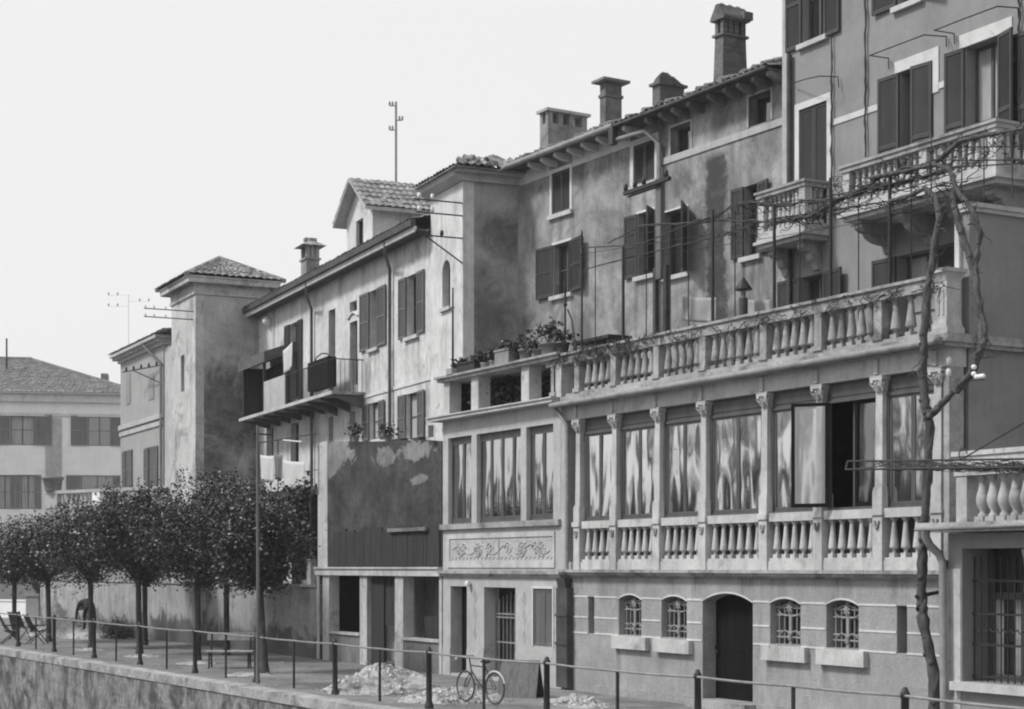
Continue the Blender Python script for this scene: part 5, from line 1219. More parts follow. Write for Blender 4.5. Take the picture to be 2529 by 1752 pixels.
MB().box(a, b, .57, .58, c, d).build('pane', M['glass_dull'], wn)
for q in (a + .12, a + .5, (a + b) / 2 + .12): MB().box(q, q + .16, .562, .568, c + .1, d - .75).build('curtain', M['curtain'], wn)
gr = MB(); n = 13
for k in range(n + 1): q = a + .03 + (b - a - .06) * k / n; gr.tube([(q, .22, c), (q, .22, d - .12)], .013, 5)
for f in (.03, .27, .5, .75): gr.box(a, b, .2, .215, c + (d - c) * f, c + (d - c) * f + .035)
for k in range(n): q = a + .03 + (b - a - .06) * (k + .5) / n; gr.tube([(q - .06, .2, c + (d - c) * .37), (q, .2, c + (d - c) * .40), (q + .06, .2, c + (d - c) * .37)], .012, 4)
gr.build('grille', M['iron'], wn)
MB().box(a - .12, b + .2, -.14, .1, c - .13, c - .003).build('sill', M['stone'], an)
sb = ub(A7, 1355, -.35)
mb = MB(); mb.box(sb, 0, -.35, .6, zs0_ + .02, zs1_ - .04); mb.box(sb - .04, 0, -.4, .6, zs1_ - .04, zs1_ + .03); mb.build('terrace_slab', M['stone'], an)
MB().box(ba, 0, .6, 4, zs0_, zs1_ - .05).build('terrace_floor', M['ground'], an)
MB().tube([(sb - .05, -.43, zs0_ + .06), (0, -.43, zs0_ + .09)], .028, 8).build('gutter', M['zinc'], an)
zq0, zq1 = zb(A6, 2000, 1298, -.1), zb(A6, 2000, 955, -.1); zqr = zb(A6, 2000, 775, -.1)
pa_, pb2 = ub(A6, 1815, -.1), ub(A6, 1892, -.1)
MB().box(pa_, pb2, -.12, .12, zs1_ + .03, zq1).build('pier', M['stone'], an)
for k in range(8):
    u = pb2 + .2 + k * .215
    if u < -.05: vase(an, u, 0, zs1_ + .03, zq1 - zs1_ - .03, 1.0)
mb = MB(); mb.box(pa_ - .03, 0, -.14, .14, zq1, zqr - .07); mb.box(pa_ - .06, 0, -.17, .17, zqr - .07, zqr); mb.build('handrail', M['stone'], an)
downpipe(an, [(ub(A7, 1405, -.35), -.4, zs0_ + .05), (ub(A7, 1412, -.3), -.36, zb(A7, 1412, 250, -.3)), (ub(A7, 1440, -.25), -.3, zb(A7, 1440, 310, -.25)), (ub(A7, 1500, -.12), -.14, zb(A7, 1500, 380, -.12)), (ub(A7, 1528, -.1), -.12, zb(A7, 1528, 450, -.1)), (ub(A7, 1540, -.1), -.12, .05)], .062, 'zinc')
# flat iron trellis reaching out from the annexe terrace, tangled with vine
tp = [(1905 * 1.0977, 1041 * 1.0977, 16.6), (2304 * 1.0977, 1033 * 1.0977, 18.0)]
q0_, q1_ = onY(2093, 1140, 16.9), onY(2600, 1133, 18.0)
q2_, q3_ = onY(2088, 1160, 16.6), onY(2600, 1154, 17.7)
tl = thing('vine_trellis', 'flat iron trellis wound with bare vine reaching out over the annexe balustrade', 'trellis', (q1_.x, q1_.y, 0)); o_ = Vector((q1_.x, q1_.y, 0))
mb = MB(); mb.tube([q0_ - o_, q1_ - o_], .016, 5); mb.tube([q2_ - o_, q3_ - o_], .016, 5); mb.tube([q0_ - o_, q2_ - o_], .014, 5)
for k in range(12): f = k / 11; mb.tube([q0_.lerp(q1_, f) - o_, q2_.lerp(q3_, f) - o_], .008, 4)
mb.build('frame', M['iron'], tl)
sa, sb_ = onY(2378, 1133, 17.5), onY(2530, 1044, 18.6); MB().tube([sa - o_, sb_ - o_], .012, 5).build('stay', M['iron'], tl)
MB().tube([sa - o_ + Vector((.08 * math.cos(t_), 0, .06 + .08 * math.sin(t_))) for t_ in [k * .6 for k in range(8)]], .01, 5).build('hook', M['iron'], tl)
rr = random.Random(21); mb = MB()
def twig(mb, p, q, wob, r, n=9):
    pts = [Vector(p).lerp(Vector(q), i / n) + Vector((rr.uniform(-wob, wob), rr.uniform(-wob, wob), rr.uniform(-wob, wob) * .8)) for i in range(n + 1)]
    mb.tube(pts, [r * (1 - .5 * i / n) for i in range(n + 1)], 5)
for k in range(70):
    f0_ = rr.random() ** .6; f1_ = min(1, f0_ + rr.uniform(.12, .4)); a = q0_.lerp(q1_, f0_).lerp(q2_.lerp(q3_, f0_), rr.random()); b = q0_.lerp(q1_, f1_).lerp(q2_.lerp(q3_, f1_), rr.random())
    twig(mb, a - o_ - Vector((0, 0, .05 * f0_)), b - o_ - Vector((0, 0, .1 * f1_)), .03 + .03 * f1_, rr.uniform(.006, .014))
mb.build('vine_stem', M['twig'], tl)

# ------------------------------------------------------------------ old climber: trunk on the quay, limbs up to the pergola
V0 = gnd(2306, 1752, 0); YV = 18.15
base = onY(2313, 1775, YV); base.z = 0
cl = thing('old_climber', 'old bare climbing vine with a forked twisted trunk rising from the quay past the gallery', 'climbing vine', base)
def limb(pts, r, name, Y=YV, n=7):
    P = [onY(x, y, Y if not z else z[0]) - base for x, y, *z in pts]
    out = []
    for i in range(len(P) - 1):
        for k in range(6):
            f = k / 6; out.append(P[i].lerp(P[i + 1], f) + Vector((rr.uniform(-.014, .014), rr.uniform(-.014, .014), 0)))
    out.append(P[-1]); m_ = len(out)
    rs = [r[0] + (r[1] - r[0]) * i / (m_ - 1) + rr.uniform(-.010, .010) for i in range(m_)]
    mb = MB().tube(out, rs, n); st2 = []; ph = rr.uniform(0, 6)
    for i, p in enumerate(out):
        a = ph + i * .55; st2.append(p + Vector((math.cos(a) * rs[i] * .62, math.sin(a) * rs[i] * .62, 0)))
    mb.tube(st2, [q * .62 for q in rs], 6)
    for _ in range(int(m_ / 3)):
        i = rr.randrange(m_); mb.lathe(tuple(out[i] + Vector((rr.uniform(-.5, .5) * rs[i], -.6 * rs[i], 0))), [(.2 * rs[i], -.6 * rs[i]), (.6 * rs[i], -.2 * rs[i]), (.6 * rs[i], .3 * rs[i]), (.2 * rs[i], .6 * rs[i])], 6)
    return mb.build(name, M['vine_bark'], cl)
P0 = [(2313, 1775), (2303, 1659), (2281, 1533), (2273, 1476), (2279, 1376), (2283, 1290), (2291, 1154), (2294, 1039)]
limb(P0, (.088, .066), 'trunk', n=9)
limb([(2294, 1039), (2284, 1005), (2277, 918), (2281, 850), (2289, 716, 18.3), (2303, 653, 18.4), (2319, 542, 18.5), (2312, 488, 18.6), (2284, 466, 18.7), (2240, 486, 18.8), (2195, 500, 18.9)], (.075, .035), 'limb')
limb([(2296, 1030), (2320, 1004), (2352, 972), (2392, 938)], (.06, .035), 'limb')
limb([(2360, 968), (2400, 920), (2413, 884), (2426, 850), (2433, 805, 18.3), (2414, 732, 18.3), (2407, 653, 18.4), (2420, 577, 18.5), (2401, 520, 18.6), (2363, 473, 18.7), (2347, 419, 18.8), (2306, 406, 18.9), (2243, 422, 19.0), (2150, 440, 19.0)], (.06, .034), 'limb')
limb([(2426, 850), (2410, 717, 18.4), (2395, 637, 18.5), (2366, 552, 18.6), (2350, 480, 18.7)], (.04, .06), 'limb')
limb([(2306, 406, 18.9), (2370, 350, 18.9), (2430, 335, 18.9), (2529, 318, 18.9)], (.045, .025), 'limb')
sh_ = MB()
for k in range(60):
    x, y = rr.choice([(2281, 880), (2289, 716), (2303, 640), (2319, 545), (2426, 850), (2425, 780), (2410, 690), (2415, 577), (2400, 520), (2370, 470), (2300, 470), (2250, 430), (2330, 410)])
    p = onY(x + rr.uniform(-10, 10), y + rr.uniform(-40, 40), 18.35) - base; twig(sh_, p, p + Vector((rr.uniform(-.35, .35), rr.uniform(-.05, .15), rr.uniform(-.3, .3))), .03, rr.uniform(.005, .014), 6)
tag(sh_.build('side_shoots', M['twig'], cl), kind='stuff')
MB().tube([(.0, .0, 0)] and [onY(2262, 1474, YV - .1) - base, onY(2318, 1463, YV + .35) - base], .03, 6).build('iron_collar', M['iron'], cl)
pz_ = onY(2405, 930, 18.1); pi = thing('insulator_bracket', 'white porcelain insulators on an iron bracket by the vine fork', 'insulator', pz_)
for dx, dz in ((.0, .0), (.0, .1), (.06, -.05), (.12, -.05), (.18, -.05)): MB().lathe((dx, 0, dz), [(.02, 0), (.04, .02), (.04, .05), (.02, .07)], 8).build('insulator', M['porcelain'], pi)
MB().box(-.08, .2, -.01, .01, -.07, -.05).build('bar', M['iron'], pi)
for y, lb in ((893, 'upper'), (922, 'lower')):
    o = MB().lathe((0, 0, 0), [(.015, 0), (.035, .02), (.04, .09), (.02, .12)], 8).build('insulator', M['porcelain']); o.location = onY(2343, y + 8, 18.62); tag(o, 'white insulator on the gallery corner pilaster, %s of the two' % lb, 'insulator')

# ------------------------------------------------------------------ pergola of iron posts and wires above the terrace
pg = thing('pergola', 'iron pergola of thin posts, rods and wires standing along the terrace balustrade', 'pergola', (G.P.x, G.P.y, 6.0))
GO = Vector((G.P.x, G.P.y, 6.0)); pvv = .32
def gl(x, y, v=pvv): u, z = G.uz((x, y), v); return Vector((u, v, z - 6.0))
tops_ = {}
for x, yt, yb in ((1396, 700, 870), (1437, 575, 860), (1539, 610, 845), (1760, 520, 805), (1912, 505, 780), (2051, 440, 735), (2197, 430, 720)):
    a = gl(x, yb); a.z = .1; b = gl(x, yt)
    r = .036 if x > 1500 else .026
    MB().tube([a, b], [r, r * .8], 7).build('post', M['iron'], pg)
    if x in (1396, 1437):
        MB().lathe(tuple(b - Vector((0, 0, .5))), [(.03, 0), (.05, .03), (.03, .08), (.025, .3), (.04, .34), (.01, .55)], 8).build('finial', M['iron'], pg)
rods = [[(1437, 612), (1530, 608), (1590, 601), (1705, 553), (1760, 535), (1840, 499), (1912, 506), (2051, 497), (2197, 455), (2330, 425)],
        [(1437, 668), (1540, 640), (1706, 600), (1760, 588), (1912, 540), (2051, 522), (2197, 497), (2340, 452)],
        [(1500, 602), (1580, 560), (1760, 545), (1912, 548), (1990, 540), (2051, 503), (2197, 430), (2300, 400)]]
for i, rd in enumerate(rods):
    MB().tube([gl(x, y, pvv + .12 * i) for x, y in rd], .013, 5).build('rod', M['iron'], pg)
for y0_, y1_ in ((352, 362), (385, 395), (402, 402)):     # wires across to the right end
    MB().tube([gl(2350, y0_ + 12, .7), gl(2560, y1_, .9)], .012, 5).build('rod', M['iron'], pg)
for x in (2300, 2375, 2430, 2500): MB().tube([gl(x, 330, .8), gl(x, 490, .6)], .012, 5).build('rod', M['iron'], pg)
for x, y0_, y1_ in ((1470, 610, 850), (1596, 598, 835), (1655, 575, 825), (1700, 560, 815), (1815, 520, 795), (1975, 505, 765), (2120, 490, 740), (2250, 445, 715)):
    a = gl(x, y1_, .5); a.z = .1; MB().tube([a, gl(x, y0_, .5)], .012, 5).build('thin_post', M['iron'], pg)
for i, (ya, yb) in enumerate(((628, 470), (655, 505), (590, 440))):
    MB().tube([gl(1437 + 40 * i, ya, .5 + .5 * i), gl(1912, (ya + yb) / 2 + 6, .5 + .5 * i), gl(2400, yb, .5 + .5 * i)], .007, 4).build('wire', M['iron'], pg)
for rd, r_ in ((rods[0][3:], .028), (rods[2][1:], .026)):
    pts = [gl(*q, pvv + .06) for q in rd]; out = []
    for i in range(len(pts) - 1):
        for k in range(6): out.append(pts[i].lerp(pts[i + 1], k / 6) + Vector((rr.uniform(-.03, .03), rr.uniform(-.03, .03), rr.uniform(-.045, .045))))
    out.append(pts[-1]); MB().tube(out, [r_ * (.45 + .55 * i / len(out)) for i in range(len(out))], 6).build('vine_branch', M['twig'], pg)
for x0, y0_, x1, y1_ in ((1912, 512, 2120, 470), (2051, 500, 2290, 440), (2197, 480, 2380, 420), (2100, 560, 2330, 500)):
    MB().tube([gl(x0, y0_, .3), gl(x1, y1_, 1.6)], .010, 5).build('rod', M['iron'], pg)
mb = MB()
for k in range(190):                                      # bare shoots wound round the rods
    rd = rods[k % 3]; i = rr.randrange(3, len(rd) - 1); a, b = Vector(gl(*rd[i], pvv + .1)), Vector(gl(*rd[i + 1], pvv + .1)); f = rr.random()
    p = a.lerp(b, f); q = p + Vector((rr.uniform(-.7, .9), rr.uniform(-.1, .3), rr.uniform(-.3, .16)))
    twig(mb, p, q, .04, rr.uniform(.006, .013))
for k in range(85):
    x = rr.uniform(2060, 2520); y = 470 - (x - 2060) * .28 + rr.uniform(-40, 30); p = gl(x, y, rr.uniform(.3, 1)); twig(mb, p, p + Vector((rr.uniform(-.6, .6), 0, rr.uniform(-.25, .2))), .05, rr.uniform(.006, .015))
for k in range(280):                                     # and along the balustrade rail
    x = rr.choice([rr.uniform(1370, 1560), rr.uniform(1400, 2330)]); y = 868 - (x - 1370) * .195 + rr.uniform(0, 30); p = gl(x, y, -.08); twig(mb, p, p + Vector((rr.uniform(-.45, .45), rr.uniform(-.03, .03), rr.uniform(-.28, .04))), .03, rr.uniform(.005, .012), 6)
mb.build('bare_shoots', M['twig'], pg)
MB().tube([gl(1402, 765, .2), gl(1412, 790, .2), gl(1422, 860, .2)], .02, 5).build('leaning_stick', M['twig'], pg)

# tall iron standard on the loggia roof
p = L.uz(A1(225, 840), -.1); st_ = thing('iron_standard', 'slim iron standard with a cross bar at the left end of the loggia roof', 'standard', W(L, p[0], -.1, zr1))
MB().tube([(0, 0, 0), (0, 0, L.z(A1(228, 200), -.1) - zr1)], [.03, .02], 6).build('pole', M['iron'], st_); h_ = L.z(A1(228, 370), -.1) - zr1; MB().tube([(-.25, 0, h_), (.08, 0, h_ + .02)], .015, 5).build('cross_bar', M['iron'], st_)
MB().box(-.16, .12, -.1, .1, .0, .14).build('foot', M['stone_worn'], st_)

# ------------------------------------------------------------------ utility pole on the terrace
pu = G.uz((1630, 800), .9); po = thing('utility_pole', 'tall twin-legged utility pole with an insulator crossarm rising behind the terrace balustrade', 'utility pole', W(G, pu[0], .9, Z_T0))
gz_ = lambda x, y: G.z((x, y), .9) - Z_T0; gx_ = lambda x: G.u(x, .9) - pu[0]
MB().box(-.09, .09, -.05, .05, gz_(1630, 690), gz_(1630, 455)).build('upper_pole', M['pole'], po)
for x in (1620, 1646): MB().box(gx_(x) - .045, gx_(x) + .045, -.05, .05, 0, gz_(1630, 660)).build('leg', M['dark_pipe'], po)
ca = MB(); z0_ = gz_(1600, 463); ca.box(gx_(1552), gx_(1664), -.14, -.06, z0_ - .045, z0_ + .03); ca.box(gx_(1556), gx_(1640), -.06, -.05, z0_ - .1, z0_ - .06); ca = ca.build('crossarm', M['iron'], po)
for x in (1555, 1578, 1600, 1655): MB().lathe((gx_(x), -.1, z0_ + .03), [(.02, 0), (.05, .03), (.045, .12), (.02, .16)], 8).build('insulator', M['iron'], ca)

# terrace clutter
cloth('tablecloth', W(G, G.u(1685, 1.4), 1.4, G.z((1685, 732), 1.4)), W(G, G.u(1768, 1.4), 1.4, G.z((1768, 735), 1.4)), .5, 'cloth_grey', 'pale cloth drying on the terrace left of the stove pipe', .02, 'laundry along the quay houses')
cloth('tablecloth', W(G, G.u(1838, 1.4), 1.4, G.z((1838, 738), 1.4)), W(G, G.u(1902, 1.4), 1.4, G.z((1902, 740), 1.4)), .5, 'cloth_grey', 'pale cloth drying on the terrace right of the stove pipe', .03, 'laundry along the quay houses')
sp = thing('stove_pipe', 'dark stove pipe with a conical cap on the terrace', 'stove pipe', W(G, G.u(1836, 1.1), 1.1, Z_T0)); hz = G.z((1836, 683), 1.1) - Z_T0
MB().tube([(0, 0, 0), (0, 0, hz - .42)], .085, 10).build('flue', M['dark_pipe'], sp); MB().tube([(0, 0, hz - .42), (0, 0, hz - .2)], .05, 8).build('neck', M['zinc'], sp); MB().lathe((0, 0, hz - .26), [(.17, 0), (.17, .02), (.03, .22), (.01, .25)], 12).build('cap', M['iron'], sp)
dt = thing('dark_table', 'dark flat table behind the left end of the terrace balustrade', 'table', W(G, G.u(1485, .9), .9, Z_T0)); hz = G.z((1485, 838), .9) - Z_T0
MB().box(-.75, .75, -.3, .3, hz - .07, hz).build('tabletop', M['plank'], dt)
for a in (-.68, .68):
    for b in (-.24, .24): MB().box(a - .03, a + .03, b - .03, b + .03, 0, hz - .07).build('leg', M['plank'], dt)
rr = random.Random(33)
def potted(x, yb, d, h, mat, fol, label, lf=.1, spread=.13):
    u = L.uz(A1(x, yb), .05)[0]; p = thing('potted_plant', label, 'plant', W(L, u, .08, zr1), 0, 'potted plants on the loggia roof')
    MB().lathe((0, 0, 0), [(d * .36, 0), (d * .48, h * .85), (d * .54, h * .86), (d * .54, h), (d * .44, h)], 12).build('pot', M[mat], p)
    tg = MB(); mb = MB()
    for k in range(9):
        q = Vector((rr.gauss(0, spread * .8), rr.gauss(0, spread * .6), h + fol * rr.uniform(.4, 1))); tg.tube([(0, 0, h * .8), (q.x * .4, q.y * .4, h + fol * .3), q], [.01, .008, .004], 4); leaves(mb, q, (spread * .35,) * 3, 16, lf, rr)
    tg.build('stem', M['twig'], p); mb.build('foliage', M['leaf_vine'], p)
potted(470, 830, .17, .16, 'pot_pale', .22, 'left of the two small pale pots on the loggia roof', .09)
potted(538, 815, .17, .17, 'pot_pale', .22, 'right of the two small pale pots on the loggia roof', .09)
potted(735, 780, .16, .24, 'dark_pipe', .2, 'black pot beside the square planter on the loggia roof', .07)
potted(808, 770, .32, .25, 'pot', .22, 'wide round pot with low leaves and one tall flower stalk on the loggia roof', .08, .15)
potted(900, 745, .22, .2, 'pot', .12, 'small pot with a short plant left of the biggest pot on the loggia roof', .07)
potted(1000, 735, .42, .27, 'pot', .5, 'biggest pot with a spreading spiky shrub on the loggia roof', .11, .22)
potted(1110, 700, .3, .22, 'dark_pipe', .3, 'dark bushy pot at the right end of the loggia roof', .1, .16)
for x0, x1, h, mt, lb in ((245, 425, .26, 'plank', 'long dark planting trough at the left end of the loggia roof'), (592, 705, .36, 'chimney', 'square grey planter box in the middle of the loggia roof')):
    a, b = L.uz(A1(x0, 800), .05)[0], L.uz(A1(x1, 800), .05)[0]
    p = thing('planter_box', lb, 'planter', W(L, (a + b) / 2, .1, zr1)); hw_ = (b - a) / 2; mb = MB(); mb.box(-hw_, hw_, -.14, .14, 0, h); mb.box(-hw_ - .02, hw_ + .02, -.16, .16, h - .05, h - .0); mb.build('box', M[mt], p)
    mb = MB(); [leaves(mb, (rr.uniform(-hw_, hw_), 0, h + .06), (.08, .07, .05), 30, .09, rr) for _ in range(6)]; mb.build('foliage', M['leaf_vine'], p)

# ------------------------------------------------------------------ the row of trees on the quay
def tree(x, y, top, rx, label, seed, lean=(0, 0), z0=2.15, Y=None, n=74, per=180):
    rr = random.Random(seed); b = gnd(x, y) if Y is None else onY(x, HY, Y); b.z = 0
    t = thing('round_headed_tree', label, 'tree', b, 0, 'row of small trees along the quay')
    tk = Vector((lean[0], lean[1], z0)); mb = MB()
    pts = [Vector((0, 0, -.02)), Vector((lean[0] * .1 + .01, 0, .25)), tk * .5 + Vector((rr.uniform(-.04, .04), 0, 0)), tk]
    mb.tube(pts, [.13, .098, .085, .085], 9)
    ch = (top - z0); cc = Vector((lean[0], lean[1], z0 + ch * .5))
    for k in range(9):
        a = k * 2 * math.pi / 9 + rr.uniform(-.3, .3); e = Vector((math.cos(a) * rx * .6, math.sin(a) * rx * .6, ch * rr.uniform(.35, .8))); m_ = tk + Vector((e.x * .4, e.y * .4, e.z * .35)); q = tk + e
        mb.tube([tk - Vector((0, 0, .06)), m_, q], [.05, .034, .012], 6)
        for _ in range(2): s_ = m_.lerp(q, rr.uniform(.3, .9)); mb.tube([s_, s_ + Vector((rr.uniform(-.4, .4), rr.uniform(-.4, .4), rr.uniform(.1, .5)))], [.018, .006], 4)
    mb.build('trunk', M['bark'], t)
    lf = MB()
    for k in range(n):
        while True:
            d = Vector((rr.uniform(-1, 1), rr.uniform(-1, 1), rr.uniform(-1, 1)))
            if .3 < d.length < 1: break
        q_ = 1.0 if d.z > -.55 else .7
        c = cc + Vector((d.x * rx * q_, d.y * rx * q_, d.z * ch * .52))
        g_ = rr.uniform(.11, .26); leaves(lf, c, (g_ * 1.1, g_ * 1.1, g_ * .8), int(per * rr.uniform(.6, 1.3)), .092, rr)
    for k in range(58):                                  # loose sprays that break the outline
        a, e = rr.uniform(0, 6.28), rr.uniform(-.5, 1.3); d = Vector((math.cos(a) * math.cos(e) * rx, math.sin(a) * math.cos(e) * rx, math.sin(e) * ch * .5)) * rr.uniform(.98, 1.28); leaves(lf, cc + d, (.06, .06, .14), 26, .09, rr)
    lf.build('crown', M['leaf'], t)
    fl = MB()  # small pale leaf shapes over the upper half of the crown
    for k in range(210):
        a, e = rr.uniform(0, 6.28), rr.uniform(.15, 1.5); d = Vector((math.cos(a) * math.cos(e) * rx, math.sin(a) * math.cos(e) * rx, math.sin(e) * ch * .52)) * rr.uniform(.85, 1.12)
        leaves(fl, cc + d, (.05, .05, .05), rr.choice((1, 1, 2, 3)), rr.uniform(.03, .065), rr)
    tag(fl.build('fleck', M['fleck'], t), kind='stuff')
tree(36, 0, 4.15, 1.4, 'leftmost tree of the row, above the folding chairs', 1, (0, 0), 2.0, 14.85)
tree(121, 1586, 4.2, 1.4, 'second tree from the left, its slim trunk beside the last folding chair', 2, (-.15, 0), 2.1)
tree(226, 1601, 4.45, 1.5, 'tree standing just in front of the stooping worker', 3, (-.1, 0), 2.15)
tree(345, 0, 4.8, 1.55, 'tree with a slanting trunk right of the earth heap', 4, (-.12, 0), 2.15, 15.1)
tree(358, 0, 4.8, 1.35, 'tree close against the garden wall, its trunk beside a slanting one', 5, (0, 0), 2.2, 17.0)
tree(488, 1631, 4.85, 1.55, 'tree with a straight trunk left of the bench', 6, (0, 0), 2.05)
tree(654, 1663, 4.2, .98, 'rightmost tree of the row, leaning beside the wooden pole', 7, (-.3, 0), 1.95)
tree(560, 0, 5.1, 1.3, 'tree half hidden between the bench and the garden wall', 8, (0, 0), 2.2, 17.2)
wp = thing('wooden_pole', 'tall thin wooden pole standing among the trees right of the bench', 'pole', gnd(637, 1690)); hz = onY(637, 1050, gnd(637, 1690).y).z
MB().tube([(0, 0, 0), (0.0, 0, hz * .5), (-.02, 0, hz)], [.045, .036, .028], 9).build('shaft', M['pole'], wp); MB().tube([(-.04, -.1, hz - .2), (.02, .35, hz - .2)], .02, 5).build('cross_pin', M['iron'], wp)

# ------------------------------------------------------------------ things on the quay
def heap(name, label, cat, c, rx, ry, h, mat, seed, n=60, lump=.09, stones=0, ang=0):
    rr = random.Random(seed); t = thing(name, label, cat, (c.x, c.y, 0), ang)
    mb = MB(); vs = []; na, nr = 48, 16; ph = [rr.uniform(0, 6.28) for _ in range(8)]
    for j in range(nr + 1):
        f = j / nr
        for i in range(na):
            a = 2 * math.pi * i / na; wob = 1 + .12 * math.sin(2 * a + ph[0]) + .08 * math.sin(3 * a + ph[1]) + .05 * math.sin(7 * a + ph[2])
            z = h * (1 - f ** 1.5) * (1 + .18 * math.sin(3 * a + f * 5 + ph[3])) + (lump * rr.uniform(-.5, .5) if 0 < j < nr else 0)
            vs.append((rx * f * wob * math.cos(a), ry * f * wob * math.sin(a), max(z, -.01) if j < nr else -.02))
    mb.add(vs, [(j * na + i, j * na + (i + 1) % na, (j + 1) * na + (i + 1) % na, (j + 1) * na + i) for j in range(nr) for i in range(na)], False)
    mb.build('mound', M[mat], t)
    if stones:
        sb = MB()
        for _ in range(stones):
            f = rr.random() ** .6; a = rr.uniform(0, 6.28); s_ = rr.uniform(.015, .09) * rr.uniform(.5, 1) * (1.9 if rr.random() < .08 else 1); p = Vector((rx * f * math.cos(a), ry * f * math.sin(a), h * (1 - f ** 1.5) + s_ * .1))
            ico = [Vector((rr.uniform(.6, 1) * x, rr.uniform(.6, 1) * y, rr.uniform(.5, .9) * z)) for x, y, z in ((1, 0, 0), (-1, 0, 0), (0, 1, 0), (0, -1, 0), (0, 0, 1), (0, 0, -1))]
            rot = Matrix.Rotation(rr.uniform(0, 6), 3, Vector((rr.random(), rr.random(), rr.random() + .1)).normalized())
            sb.add([p + rot @ q * s_ for q in ico], [(0, 2, 4), (2, 1, 4), (1, 3, 4), (3, 0, 4), (2, 0, 5), (1, 2, 5), (3, 1, 5), (0, 3, 5)])
        tag(sb.build('loose_stones', M['rubble'], t), kind='stuff')
    return t
heap('rubble_heap', 'big heap of broken stone and plaster in front of the shop door', 'rubble heap', gnd(945, 1708), 1.15, 1.3, .5, 'earth', 1, stones=230)
heap('rubble_heap', 'low pale rubble heap spread under the bicycle', 'rubble heap', gnd(1120, 1730), 1.1, 1.0, .22, 'earth', 2, stones=420)
heap('rubble_heap', 'pale broken slabs lying at the foot of the gallery wall left of the black door', 'rubble heap', gnd(1425, 1742), .85, .5, .16, 'earth', 3, stones=110)
heap('earth_heap', 'wide low heap of earth by the stooping worker', 'earth heap', onY(165, HY, 16.7), 2.7, 1.3, .62, 'earth', 4, lump=.06)
for i, (x, y) in enumerate(((350, 1622), (218, 1606), (485, 1640), (610, 1668))):
    o = heap('tree_pit', ('shallow ring of turned earth at the foot of the slanting tree', 'shallow ring of turned earth under the tree by the worker', 'shallow ring of turned earth left of the bench', 'shallow ring of turned earth by the wooden pole')[i], 'tree pit', gnd(x, y), .6, .5, .06, 'earth', 20 + i, lump=.03)
# bench
bn = thing('bench', 'wooden slatted park bench with a broad top board between two trees', 'bench', gnd(568, 1650), R(62))
for z, d_ in ((.41, -.2), (.41, -.06), (.41, .08)): MB().box(-.6, .6, d_ - .06, d_ + .06, z, z + .035).build('seat_slat', M['bench'], bn)
MB().box(-.62, .62, .27, .3, .70, .90).build('back_board', M['bench'], bn)
for x in (-.5, .5):
    mb = MB(); mb.tube([(x, -.24, 0), (x, -.2, .4)], .025, 6); mb.tube([(x, .22, 0), (x, .14, .4), (x, .27, .86)], .025, 6); mb.tube([(x, -.24, .39), (x, .16, .39)], .022, 6); mb.tube([(x, -.22, .12), (x, .2, .12)], .015, 5); mb.build('leg_frame', M['iron'], bn)
# folding chairs
def chair(p, rz, label):
    c = thing('folding_chair', label, 'chair', p, rz, 'folding chairs by the railing')
    for x in (-.24, .24):
        MB().tube([(x, -.3, 0), (x, .22, .62)], .018, 5).build('leg', M['plank'], c); MB().tube([(x * .92, .34, 0), (x * .92, -.26, .5)], .018, 5).build('leg', M['plank'], c)
        MB().tube([(x, .1, .36), (x, .42, 1.0)], .02, 5).build('back_post', M['plank'], c); MB().box(x - .03, x + .03, -.3, .3, .6, .63).build('armrest', M['plank'], c)
    mb = MB()
    for k in range(6): mb.box(-.23, .23, -.26 + k * .085, -.19 + k * .085, .42, .44)
    mb.build('seat', M['plank'], c)
    mb = MB(); mb.add([(-.23, .14, .46), (.23, .14, .46), (.23, .4, .98), (-.23, .4, .98), (-.23, .17, .45), (.23, .17, .45), (.23, .43, .97), (-.23, .43, .97)], [(0, 1, 2, 3), (4, 7, 6, 5), (0, 4, 5, 1), (3, 2, 6, 7), (0, 3, 7, 4), (1, 5, 6, 2)]); mb.build('backrest', M['cloth_dark'], c)
chair(gnd(93, 1590), R(150), 'dark folding chair nearest the tree, its back slanting against the railing')
chair(gnd(28, 1590), R(175), 'dark folding chair at the left edge behind the railing post')
chair(gnd(50, 1580), R(110), 'dark folding chair between the two others by the railing')
# low white wall and stone post at the far left
lw = onX(40, 1508, -84); o = MB()
pw0, pw1 = atD(-60, HY, 88), atD(86, HY, 86)
d_ = (pw1 - pw0); an_ = math.atan2(d_.y, d_.x); ln = math.hypot(d_.x, d_.y)
o.box(-ln, 0, 0, .3, 0, .85); o.box(-ln - .02, .02, -.04, .34, .85, .92); o = o.build('low_wall', M['white']); o.location = (pw1.x, pw1.y, 0); o.rotation_euler = (0, 0, an_); tag(o, 'low whitewashed wall at the far left end of the quay', 'wall')
pw2, pw3 = atD(-80, HY, 96), atD(115, HY, 95); d_ = pw3 - pw2; o = MB(); ln = math.hypot(d_.x, d_.y); o.box(-ln, 0, 0, .4, 0, 2.1); o.box(-ln, .05, -.06, .46, 2.1, 2.2); o = o.build('yard_wall', M['tall']); o.location = (pw3.x, pw3.y, 0); o.rotation_euler = (0, 0, math.atan2(d_.y, d_.x)); tag(o, 'grey yard wall below the villa behind the low white wall', 'wall')
p = atD(95, HY, 84); sp_ = thing('stone_post', 'square stone post with a dark urn beside the white wall', 'gate post', (p.x, p.y, 0), an_)
mb = MB(); mb.box(-.42, .42, -.42, .42, 0, 1.15); mb.box(-.48, .48, -.48, .48, 1.15, 1.28); mb.build('shaft', M['chimney'], sp_); MB().lathe((0, 0, 1.28), [(.2, 0), (.12, .08), (.3, .3), (.34, .5), (.25, .52)], 10).build('urn', M['plank'], sp_)
